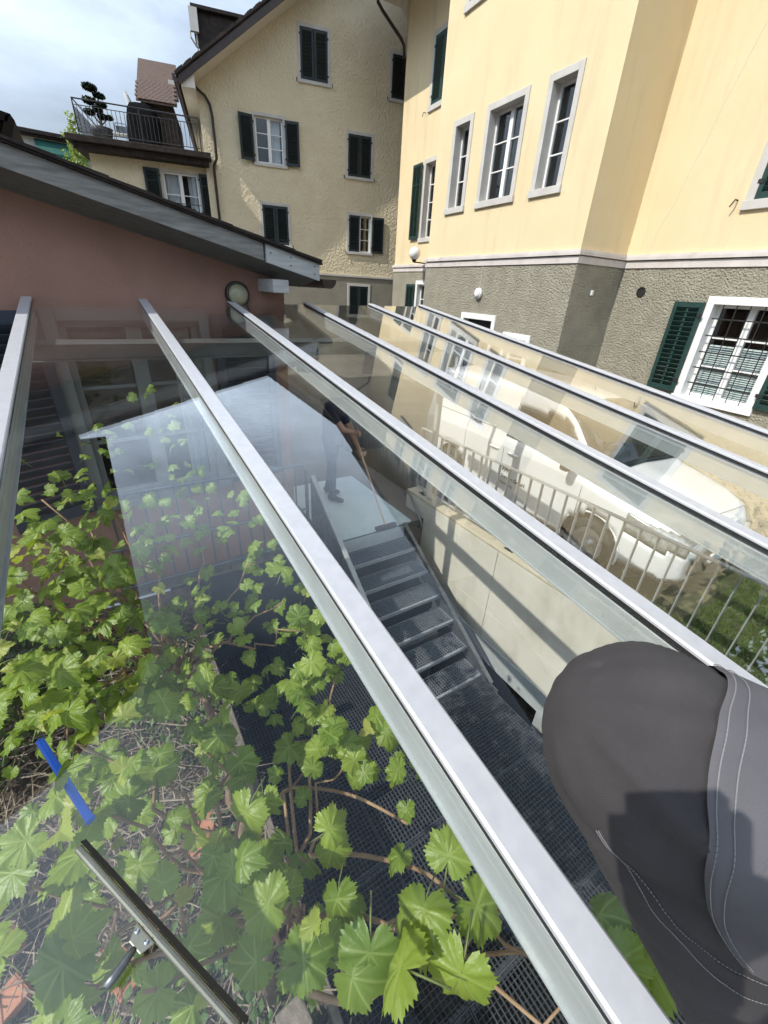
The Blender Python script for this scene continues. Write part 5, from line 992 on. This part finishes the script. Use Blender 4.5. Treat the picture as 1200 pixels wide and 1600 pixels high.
for q, H in ((1, HL), (-1, HR)):
    sh = Vector(P(0.03, 0.185*q, 1.39)); to = H-sh; el = sh+to*0.52+Vector((0, 0, -0.10))+sd*0.05*q
    sg += [(sh, sh.lerp(el, 0.6), 0.058, 0.050, 0), (sh.lerp(el, 0.6), el, 0.043, 0.039, 3), (el, H-(H-el).normalized()*0.09, 0.040, 0.027, 3)]
    hd = (H-el).normalized(); hand(sg, H-hd*0.09, hd, Vector((0, 0, -1)).cross(hd)*q, Vector((0, 0, 1)), 3, 0.17, 1.0)
hc = head(sg, P(0.09, 0, 1.63), fd+Vector((0, 0, -0.35)), 3, 4)
MB_man = body('body', sg, ['navy_shirt', 'jeans', 'shoe', 'skin'], man, 0.011, 3); MB_man.location = (-FX, -FY, -FZ)
def at_root(fn, root, *a):
    n0 = set(o.name for o in bpy.data.objects); fn(root, *a)
    for o in [o for o in bpy.data.objects if o.name not in n0 and o.parent == root]: o.location = [-v for v in root.location]
at_root(face_bits, man, *hc)
PB = Vector((2.735, 3.98, GROUND+0.06)); dirp = (HR-PB).normalized()
HL2 = PB+dirp*(HL-PB).dot(dirp)
t = thing('wooden_pole', 'long pinkish wooden pole held by the man on the landing', 'pole', tuple(PB))
m = MB(); m.tube([(0, 0, 0), tuple(dirp*0.05), tuple(dirp*1.52)], [0.012, 0.014, 0.014], 10); m.build('shaft', MAT['pole_wood'], t, smooth=True)
m = MB(); m.box(-0.16, 0.16, -0.03, 0.03, -0.018, 0.03); m.build('scrubber', MAT['van_black'], t, bevel=0.008)

# the photographer, seated on the canopy at the right of the lens: one raised knee is in the picture
ph = thing('person', 'dark grey trousered knee of the photographer in the foreground', 'person', (0.6, -0.25, -0.76))
KN, HP = Vector((0.313, 0.054, -0.321)), Vector((0.542, -0.233, -0.462)); AN = Vector((0.422, -0.112, -0.669))
sg = [(KN, HP, 0.083, 0.119, 0), (KN+Vector((.001, .0, -.002)), AN, 0.084, 0.051, 0), (AN+Vector((0.0, -.03, -.025)), AN+Vector((0.11, 0.06, -0.035)), 0.042, 0.032, 2)]
H2, K2, A2 = Vector((0.74, -0.34, -0.50)), Vector((1.04, -0.18, -0.45)), Vector((0.97, -0.44, -0.72))
sg += [(H2, K2, 0.115, 0.078, 0), (K2, A2, 0.074, 0.048, 0), (A2+Vector((0, 0, -.02)), A2+Vector((0.14, 0.03, -0.035)), 0.042, 0.032, 2), (Vector((0.56, -0.26, -0.48)), Vector((0.74, -0.35, -0.50)), 0.125, 0.125, 0)]
sg += [(Vector((0.60, -0.32, -0.42)), Vector((0.53, -0.40, -0.09)), 0.120, 0.115, 1), (Vector((0.72, -0.38, -0.42)), Vector((0.66, -0.46, -0.09)), 0.120, 0.115, 1), (Vector((0.48, -0.39, -0.02)), Vector((0.73, -0.50, -0.02)), 0.072, 0.072, 1), (Vector((0.60, -0.45, 0.01)), Vector((0.57, -0.42, 0.14)), 0.056, 0.052, 3)]
WR = -RIGHT*0.075-UPV*0.135+BACK*0.055
for sh, el, wr_ in ((Vector((0.44, -0.375, -0.03)), Vector((0.22, -0.36, -0.28)), WR), (Vector((0.77, -0.51, -0.03)), Vector((0.92, -0.46, -0.27)), Vector((0.86, -0.27, -0.36)))):
    sg += [(sh, el, 0.060, 0.050, 1), (el, el.lerp(wr_, 0.82), 0.048, 0.036, 1), (el.lerp(wr_, 0.82), wr_, 0.029, 0.026, 3)]
hand(sg, WR, UPV*0.9+RIGHT*0.1, RIGHT*1.0-BACK*0.35, BACK, 3, 0.18, 0.55); hand(sg, Vector((0.86, -0.27, -0.36)), Vector((0.1, 0.75, -0.2)), Vector((0, -0.2, -1)), Vector((-1, 0, 0)), 3, 0.18, 0.35)
hc = head(sg, (0.545, -0.38, 0.24), (-0.55, 0.62, -0.35), 3, 4)
pb = body('body', sg, ['trouser_dark', 'navy_shirt', 'shoe', 'skin', 'trouser_panel'], ph, 0.008, 9); pb.location = (-0.6, 0.25, 0.76); at_root(face_bits, ph, *hc)
# finish of the trousers: side panel, seams with stitching, small folds
bpy.context.view_layer.update()
ax = (HP-KN).normalized(); upt = (Vector((-0.25, -0.2, 1))-ax*ax.dot(Vector((-0.25, -0.2, 1)))).normalized(); rgt = ax.cross(upt)
me = pb.data
def leg_uv(p):
    d = p-KN; a = d.dot(ax); q = d-ax*a; return a, math.atan2(q.dot(rgt), q.dot(upt)), q.length
for v in me.vertices:
    a, th, r = leg_uv(v.co)
    if -0.12 < a < 0.44 and r < 0.16:
        f = 0.0022*math.sin(46*a+5*math.sin(3*th)+1.0)*math.exp(-((a-0.02)/0.12)**2)+0.0030*math.sin(2.2*th+15*a)*math.exp(-((a-0.22)/0.15)**2)+0.0010*math.sin(9*th+20*a)+0.0052*math.exp(-((th-0.9-2.2*a)/0.07)**2)+0.0046*math.exp(-((th-0.35-1.2*a)/0.08)**2)*min(1, max(0, a*30))+0.0030*math.exp(-((th+0.2-2.0*a)/0.09)**2)
        v.co += (v.co-(KN+ax*a)).normalized()*f
bv = BVHTree.FromPolygons([v.co.copy() for v in me.vertices], [list(p.vertices) for p in me.polygons])
def on_leg(a, th, lift=0.0014):
    c = KN+ax*a; d = upt*math.cos(th)+rgt*math.sin(th); h = bv.ray_cast(c+d*0.3, -d); p = h[0] if h[0] is not None else c+d*0.09; return p+(h[1] if h[1] is not None else d)*lift
def stitches(path, name, pitch=0.0062, dash=0.0036, r=0.00055, mat='stitch', lift=0.0014):
    m = MB(); pts = [on_leg(q[0], q[1], lift) if len(q) == 2 else Vector(q) for q in path]; acc = 0.0
    for p, q in zip(pts, pts[1:]):
        L_ = (q-p).length; s_ = 0.0
        while s_ < L_:
            if acc % pitch < dash: e = min(dash, L_-s_); m.tube([p.lerp(q, s_/L_), p.lerp(q, min(1, (s_+e)/L_))], r, 4); s_ += dash; acc += dash
            else: s_ += pitch-dash; acc += pitch-dash
    return m.build(name, MAT[mat], ph, off=(0.6, -0.25, -0.76))

PB_ = [(-1.3, 0.03), (-0.394, 0.0), (-0.1, -0.013), (0.25, -0.02), (0.58, -0.012), (0.957, 0.001), (1.439, 0.037), (1.795, 0.066), (2.0, 0.12)]
def panel_edge(th):
    for (t0, a0), (t1, a1) in zip(PB_, PB_[1:]):
        if t0 <= th <= t1: u = (th-t0)/(t1-t0); u = u*u*(3-2*u)*0.3+u*0.7; return a0+(a1-a0)*u
    return PB_[-1][1]
m = MB(); NA, NB = 44, 90; gp = []
for j in range(NB+1):
    th = -1.25+3.24*j/NB; a0 = panel_edge(th); gp.append([on_leg(a0+(0.36-a0)*(i/NA)**1.2, th, 0.0034 if 0 < i else 0.0022) for i in range(NA+1)])
for _ in range(70): gp = [gp[0]]+[[(a+b*2+c)/4 for a, b, c in zip(gp[j-1], gp[j], gp[j+1])] for j in range(1, NB)]+[gp[-1]]
def snap(p, lift):
    h = bv.find_nearest(p); return h[0]+h[1]*lift
gp = [[snap(p, 0.0056 if i else 0.0036) for i, p in enumerate(row)] for row in gp]
for _ in range(16): gp = [gp[0]]+[[(a+b*2+c)/4 for a, b, c in zip(gp[j-1], gp[j], gp[j+1])] for j in range(1, NB)]+[gp[-1]]
for row in gp: m.v += [tuple(q) for q in row]
for j in range(NB):
    for i in range(NA): q = j*(NA+1)+i; m.f.append([q, q+1, q+NA+2, q+NA+1]); m.mi.append(0)
m.build('side_panel', MAT['trouser_panel'], ph, smooth=True, off=(0.6, -0.25, -0.76))
def dense(path, n=8): return [(a0+(a1-a0)*k/n, t0+(t1-t0)*k/n) for (a0, t0), (a1, t1) in zip(path, path[1:]) for k in range(n)]+[path[-1]]
for i0 in (1, 3): stitches([tuple(row[i0]+(row[i0]-KN-ax*(row[i0]-KN).dot(ax)).normalized()*0.0009) for row in gp[4:-2]], 'stitching', 0.0048, 0.003, 0.00038)
seam = [(-0.030, 1.66), (-0.008, 1.76), (0.018, 1.88), (0.045, 1.96), (0.073, 2.04), (0.098, 2.08), (0.128, 2.11), (0.177, 2.20)]
for dt in (-0.03, 0.03): stitches([(a, t+dt*(0.5+min(1, max(0, a+0.03)*12))) for a, t in dense(seam)], 'stitching', 0.0048, 0.003, 0.00038)
m = MB(); m.tube([on_leg(a, t-0.028, 0.0002) for a, t in dense(seam)], 0.0011, 6); m.build('seam', MAT['trouser_dark'], ph, smooth=True, off=(0.6, -0.25, -0.76))

# smartphone in the photographer's hand, behind the lens
t = thing('smartphone', 'black smartphone held up by the photographer above the knee', 'phone', (0, 0, 0))
Mp = Matrix(((RIGHT.x, UPV.x, BACK.x), (RIGHT.y, UPV.y, BACK.y), (RIGHT.z, UPV.z, BACK.z)))
t.rotation_euler = Mp.to_euler()
m = MB(); m.box(-0.078, 0.014, -0.137, 0.036, 0.004, 0.013); o = m.build('case', MAT['phone_black'], t); bm_ = bmesh.new(); bm_.from_mesh(o.data); bmesh.ops.bevel(bm_, geom=[e for e in bm_.edges if abs((e.verts[0].co-e.verts[1].co).z) > 0.005], offset=0.014, segments=6, affect='EDGES'); bm_.to_mesh(o.data); bm_.free()
m = MB(); m.box(-0.062, 0.009, -0.130, 0.016, 0.0132, 0.0140); m.build('screen', MAT['van_glass'], t)

# ------------------------------------------------------------------ grape vine under the glass
vine = thing('grape_vine', 'leafy green grape vine growing up under the canopy glass', 'vine', (0.03, 0.85, -3.2))
VO = Vector((0.03, 0.85, -3.2))
roof_z = lambda y: (-0.75-0.034+0.13815*y)/0.99041
leafs = [leaf_mesh('leaf', 'vine_leaf', 'grape', s, fold, droop) for s, fold, droop in ((1, 0.25, 0.35), (2, 0.35, 0.55), (3, 0.6, 0.45), (4, 0.22, 0.85), (6, 0.1, 0.6), (7, 0.45, 0.9))]
young = leaf_mesh('young_leaf', 'vine_leaf_young', 'grape', 5, 0.55, 0.2)
CL = dict(
 fg=[(0.32,0.24,-1.13),(0.42,0.28,-1.11),(0.43,0.19,-1.16),(0.33,0.13,-1.14),(0.23,0.19,-1.11),(0.19,0.24,-1.11),(0.66,0.04,-1.18),(0.63,-0.02,-1.19),(0.70,-0.06,-1.22),(0.60,-0.10,-1.2)],
 center=[(0.41,1.06,-1.33),(0.54,1.05,-1.29),(0.38,0.89,-1.34),(0.45,0.74,-1.34),(0.31,0.9,-1.41),(0.48,0.62,-1.34),(0.38,0.7,-1.33),(0.47,1.48,-1.26),(0.5,1.29,-1.3)],
 lowleft=[(-0.18,0.94,-1.09),(-0.28,0.96,-1.12),(-0.09,0.89,-1.2),(-0.01,0.73,-1.25),(0.07,0.42,-1.12),(0.15,0.49,-1.19),(-0.03,0.49,-1.15),(-0.15,0.35,-0.93),(-0.3,0.75,-1.08),(-0.23,0.8,-1.13),(-0.31,0.55,-1.02),(-0.09,0.44,-1.11),(0.1,0.36,-1.14),(-0.13,0.65,-1.18),(-0.34,0.67,-1.06),(-0.26,0.44,-0.98),(0.05,0.55,-1.18)],
 mid=[(0.05,1.91,-1.09),(0.28,1.98,-1.13),(0.12,1.69,-1.24),(-0.06,1.58,-1.22),(0.25,1.53,-1.27),(0.44,1.78,-1.22),(0.01,1.39,-1.3),(-0.09,1.79,-1.09),(0.13,1.21,-1.33),(-0.12,1.19,-1.21),(0.0,1.02,-1.23),(0.48,2.09,-1.08),(0.34,1.3,-1.34),(-0.1,2.08,-0.97),(-0.23,1.38,-1.13)],
 left=[(-0.29,1.76,-0.91),(-0.19,1.88,-0.92),(-0.24,1.61,-0.98),(-0.32,1.47,-0.99),(-0.21,1.45,-1.05),(-0.27,1.27,-1.09),(-0.33,2.02,-0.8),(-0.19,1.14,-1.11),(-0.39,1.61,-0.93),(-0.3,1.13,-1.09),(-0.38,1.45,-1.0),(-0.17,1.72,-1.01),(-0.39,1.14,-1.05)],
 upper=[(0.11,2.56,-0.85),(-0.01,2.43,-0.93),(0.21,2.38,-1.03),(0.22,2.8,-0.74),(0.26,2.13,-1.08),(-0.03,2.68,-0.83)])
CN_ = dict(fg=(1, 0.0, 0.095, 0.12), center=(9, 0.07, 0.045, 0.09), lowleft=(5, 0.075, 0.045, 0.095), mid=(9, 0.085, 0.045, 0.085), left=(16, 0.09, 0.045, 0.085), upper=(10, 0.12, 0.04, 0.075))
rng = random.Random(17); spots = []
for k, cs in CL.items():
    n, sp, s0, s1 = CN_[k]
    for c in cs:
        for q in range(n):
            p = Vector(c)+Vector((rng.gauss(0, sp), rng.gauss(0, sp), rng.gauss(0, sp*0.8)))
            p.z = min(p.z, roof_z(p.y)-0.07); sz = rng.uniform(s0, s1)
            if k == 'lowleft' and q == 0: sz *= 1.15
            spots.append((p, sz, k, c))
spots += [(Vector((-0.232, 0.690, -0.835)), 0.05, 'fg', None)]
spots.sort(key=lambda a: -a[1]/a[0].length)
def leaf_rot(rng, k):
    nrm = Vector((rng.gauss(-0.3, 0.5), rng.gauss(-0.2, 0.5), 1.0)).normalized()
    tip = Vector((rng.gauss(0, 1), rng.gauss(-0.2, 1), 0)); tip = (tip-nrm*tip.dot(nrm)).normalized(); x = tip.cross(nrm)
    return Matrix((x, tip, nrm)).transposed()
restv, restf, restuv, restmi = [], [], [], []
for i, (p, sz, k, c) in enumerate(spots):
    me, mb_, uv_ = young if rng.random() < (0.35 if k == 'left' else 0.14) and k != 'fg' else leafs[rng.randrange(6)]
    if me is young[0]: sz *= 0.65
    Rm = leaf_rot(rng, k)
    if i < 296:
        o = link('leaf', me, vine, loc=p-VO, rot=Rm.to_euler(), scale=(sz*1.25,)*3)
    else:
        b = len(restv); restv += [tuple(p-VO+Rm @ (Vector(v)*sz*1.25)) for v in mb_.v]; restf += [[q+b for q in f] for f in mb_.f]; restuv += uv_; restmi += mb_.mi
for q in range(110):                                  # leaves deeper in the plant
    c = Vector(rng.choice(CL['mid']+CL['left']+CL['lowleft'])); p = c+Vector((rng.gauss(0, 0.16), rng.gauss(0, 0.16), -abs(rng.gauss(0.25, 0.3))-0.1)); sz = rng.uniform(0.06, 0.11)
    me, mb_, uv_ = leafs[rng.randrange(6)]; Rm = leaf_rot(rng, ''); b = len(restv); restv += [tuple(p-VO+Rm @ (Vector(v)*sz*1.2)) for v in mb_.v]; restf += [[j+b for j in f] for f in mb_.f]; restuv += uv_; restmi += mb_.mi
me = bpy.data.meshes.new('foliage'); me.from_pydata(restv, [], restf); me.materials.append(MAT['vine_leaf']); me.materials.append(MAT['green_stem']); me.polygons.foreach_set('material_index', restmi); me.polygons.foreach_set('use_smooth', [True]*len(restf))
l = me.uv_layers.new(name='UVMap')
for lp in me.loops: l.data[lp.index].uv = restuv[lp.vertex_index]
stuff(link('foliage', me, vine))
def wob(a, b, n, w, rng, sag=0.0):
    a, b = Vector(a), Vector(b); return [a.lerp(b, k/n)+Vector((rng.gauss(0, w), rng.gauss(0, w), rng.gauss(0, w)-sag*math.sin(PI*k/n)))*(0 < k < n) for k in range(n+1)]
HUB = [Vector((0.06, 0.78, -2.35)), Vector((0.10, 1.35, -2.05)), Vector((0.08, 0.55, -1.75)), Vector((0.02, 1.75, -1.75))]
m = MB(); m.tube(wob((0.03, 0.85, -3.35), HUB[0], 6, 0.02, rng), [0.055, 0.05, 0.046, 0.042, 0.04, 0.036, 0.034], 9); m.v = [tuple(Vector(q)-VO) for q in m.v]; m.build('trunk', MAT['bark'], vine, smooth=True)
for a, b, r in ((HUB[0], HUB[1], 0.024), (HUB[0], HUB[2], 0.022), (HUB[1], HUB[3], 0.020)):
    m = MB(); m.tube(wob(a, b, 6, 0.03, rng), [r*(1-0.05*k) for k in range(7)], 8); m.v = [tuple(Vector(q)-VO) for q in m.v]; m.build('branch', MAT['bark'], vine, smooth=True)
for k, cs in CL.items():
    for c in cs:
        if rng.random() < (0.6 if k in ('upper', 'mid') else 0.25): continue
        h = min(HUB, key=lambda q: (q-Vector(c)).length); m = MB(); pts = wob(h, Vector(c)-Vector((0, 0, 0.03)), 9, 0.028, rng, -0.03); m.tube(pts, [0.0085-0.0006*j for j in range(10)], 6); m.v = [tuple(Vector(q)-VO) for q in m.v]; m.build('cane', MAT['cane'], vine, smooth=True)
for pts in ([(0.05, 0.72, -1.55), (0.16, 0.74, -1.42), (0.24, 0.80, -1.50), (0.38, 0.66, -1.45), (0.47, 0.47, -1.38)], [(0.15, 0.62, -1.5), (0.30, 0.52, -1.45), (0.42, 0.36, -1.35), (0.43, 0.22, -1.22)], [(0.10, 0.45, -1.4), (0.22, 0.37, -1.33), (0.31, 0.24, -1.25), (0.34, 0.17, -1.2)], [(-0.05, 0.62, -1.42), (0.0, 0.74, -1.40), (0.02, 0.88, -1.45), (0.10, 0.98, -1.5)], [(-0.32, 0.52, -1.3), (-0.2, 0.60, -1.38), (-0.12, 0.64, -1.4), (-0.1, 0.72, -1.5)], [(0.08, 0.3, -1.3), (0.16, 0.22, -1.25), (0.26, 0.20, -1.2)]):
    v_ = [Vector(q)-VO for q in pts]; fine = []
    for j in range(len(v_)-1):
        for q in range(4): fine.append(Vector([cr(v_[max(j-1, 0)][d], v_[j][d], v_[j+1][d], v_[min(j+2, len(v_)-1)][d], q/4) for d in range(3)]))
    fine.append(v_[-1]); m = MB(); m.tube(fine, [0.0075-0.003*k/len(fine) for k in range(len(fine))], 7); m.build('cane', MAT['cane'], vine, smooth=True)
# ------------------------------------------------------------------ planting bed: litter, ground cover, shrubs, timber, bricks
rng = random.Random(8); m = MB()
bz = lambda x: GROUND-0.03-0.32*max(0, (x+1.3)/1.6)**1.5
for k in range(3800):
    x = rng.uniform(-2.4, 0.25); y = rng.uniform(0.3, 3.9); a = rng.uniform(0, PI); L_ = rng.uniform(0.06, 0.4); z = bz(x)+rng.uniform(0.0, 0.16); d = Vector((math.cos(a), math.sin(a), rng.uniform(-0.3, 0.3)))*L_/2; c = Vector((x, y, z)); m.tube([c-d, c+d*0.2+Vector((rng.gauss(0, .01), rng.gauss(0, .01), 0.01)), c+d], rng.uniform(0.0015, 0.005), 3)
lt = m.build('dry_twigs', MAT['twig'], fix=False); stuff(lt); lt['label'] = 'tangle of dry brown twigs covering the planting bed'; lt['category'] = 'twigs'
sp = []
for k in range(9000):
    x = rng.uniform(-2.6, 0.2); y = rng.uniform(0.4, 4.0)
    if math.sin(x*3.1+1.0)+math.sin(y*2.7+x)+rng.gauss(0, .5) < 0.1: continue
    sp.append((Vector((x, y, bz(x)+rng.uniform(0.03, 0.17))), Vector((rng.gauss(-.2, .5), rng.gauss(-.2, .5), 1)), rng.uniform(0.03, 0.065)))
gc = leaf_mass('ground_cover', 'cover_leaf', sp, None); stuff(gc); gc['label'] = 'low green ground cover leaves in the planting bed'; gc['category'] = 'ground cover'
def shrub(loc, r, n, seed, label, mat='tree_leaf', ls=0.06):
    rng = random.Random(seed); t = thing('shrub', label, 'shrub', loc); m = MB(); spots = []
    for k in range(9): d = Vector((rng.gauss(0, .5), rng.gauss(0, .5), 1)).normalized()*r*1.5; m.tube([(0, 0, 0), d*0.5+Vector((0, 0, 0.05)), d], [0.012, 0.009, 0.003], 5)
    m.build('stem', MAT['bark'], t)
    for k in range(n):
        d = Vector((rng.gauss(0, 1), rng.gauss(0, 1), rng.gauss(0, 1))).normalized()*r*rng.uniform(.3, 1)**.5; d.z = abs(d.z)*1.5+0.05*r; spots.append((d, d+Vector((rng.gauss(0, .6), rng.gauss(0, .6), rng.gauss(.5, .6)))*r, ls*rng.uniform(.7, 1.3)))
    leaf_mass('foliage', mat, spots, t)
shrub((-1.35, 2.9, GROUND-0.05), 0.55, 1500, 1, 'dark green shrub beside the left rafter', 'tree_leaf'); shrub((-1.55, 1.7, GROUND-0.05), 0.5, 1300, 2, 'dark green shrub at the left edge of the bed', 'tree_leaf'); shrub((-0.9, 3.5, GROUND-0.1), 0.42, 1000, 3, 'small dark shrub under the pink house shutter', 'cover_leaf')
for i, (x, y, h, a, lb) in enumerate(((0.17, 2.75, -2.55, 0.05, 'grey timber post at the well edge, farthest from the lens'), (0.19, 1.75, -2.75, -0.04, 'grey timber post at the well edge, middle of three'), (0.12, 0.62, -2.3, 0.10, 'grey timber post at the well edge beside the vine trunk'))):
    m = MB(); m.prism([(-.055, -.045), (.05, -.055), (.056, .04), (-.045, .052)], 2, -0.4, h-GROUND+0.6); o = m.build('timber_post', MAT['old_timber'], bevel=0.008); o.location = (x, y, GROUND-0.6); o.rotation_euler = (a, -a*0.6, a*2); tag(o, lb, 'post', 'timber posts of the planting bed')
eg = thing('timber_edging', 'weathered timber boards edging the planting bed along the well', 'edging', (0.27, 1.2, -3.4))
for k in range(3):
    m = MB(); m.box(-0.025, 0.018, -2.75, 2.78, 0.19*k-0.20, 0.19*k-0.02); o = m.build('board', MAT['old_timber'], eg, bevel=0.006); o.rotation_euler = (0, 0.02*(k-1), 0.003*(k-1))
for x, y, a, lb in ((-1.02, 1.50, 0.3, 'red brick half buried at the lower left corner'), (-0.98, 1.28, 0.5, 'red brick lying nearest the lower left corner'), (-0.10, 1.62, 1.1, 'red brick among twigs beside the vine trunk'), (-0.55, 1.2, 2.0, 'red brick under the squeegee')):
    m = MB(); m.box(-.12, .12, -.055, .055, 0, 0.065); o = m.build('brick', MAT['brick'], bevel=0.005); o.location = (x, y, bz(x)+0.05); o.rotation_euler = (0.12, -0.1, a); tag(o, lb, 'brick', 'loose bricks in the planting bed')
m = MB(); b0, b1 = Vector((-0.276, 0.813, -0.862)), Vector((-0.200, 0.617, -0.895)); dd = (b1-b0).normalized(); m.tube([b0, b0.lerp(b1, .5), b1], 0.0075, 12); m.tube([b1, b1+dd*0.004], 0.0088, 12); o = m.build('blue_pole', MAT['blue_plastic'], smooth=False); smooth_angle(o); tag(o, 'bright blue plastic pole lying among the vine leaves', 'pole')
# ------------------------------------------------------------------ squeegee lying on the glass
e1 = Vector((-0.170, 0.451)); e2 = Vector((-0.030, 0.187)); sl = (e2-e1).length
sq = thing('squeegee', 'brass window squeegee with a black rubber blade lying on the glass', 'squeegee')
mid = (e1+e2)/2; un = Vector((e2.x-e1.x, (e2.y-e1.y)/0.9904)).normalized()
zz = -0.021+0.001
Mc = can.matrix_basis @ Matrix.Translation((mid.x, (mid.y-0.1036)/0.9904, zz)) @ Matrix(((un.x, -un.y, 0, 0), (un.y, un.x, 0, 0), (0, 0, 1, 0), (0, 0, 0, 1)))
sq.location = Mc.to_translation(); sq.rotation_euler = Mc.to_euler()
h = sl/2*1.02
m = MB(); m.prism([(-0.006, 0.005), (0.002, 0.005), (0.004, 0.008), (0.002, 0.011), (-0.004, 0.0115), (-0.0065, 0.009)], 0, -h, h); m.build('channel', MAT['brass'], sq, bevel=0.0015)
m = MB(); m.prism([(0.0042, 0.006), (0.0095, 0.001), (0.0105, 0.002), (0.0042, 0.010)], 0, -h-0.004, h+0.004); m.build('blade', MAT['rubber'], sq)
m = MB(); m.prism([(-0.018, -0.006), (0.018, -0.006), (0.012, -0.022), (-0.010, -0.022)], 2, 0.0085, 0.0115); m.build('clamp', MAT['brass'], sq, bevel=0.002)
for x in (-0.018, 0.018): m = MB(); m.lathe([(0.0025, 0.0125), (0.0025, 0.0145), (0.0012, 0.015)], (x*0.5, -0.011, -0.001), 8); m.build('screw', MAT['chrome'], sq)
m = MB(); m.tube([(0.001, -0.022, 0.010), (0.002, -0.035, 0.011), (0.003, -0.048, 0.0125), (0.003, -0.058, 0.013)], [0.004, 0.005, 0.0052, 0.0048], 10); m.build('handle', MAT['galvanised'], sq, smooth=True)
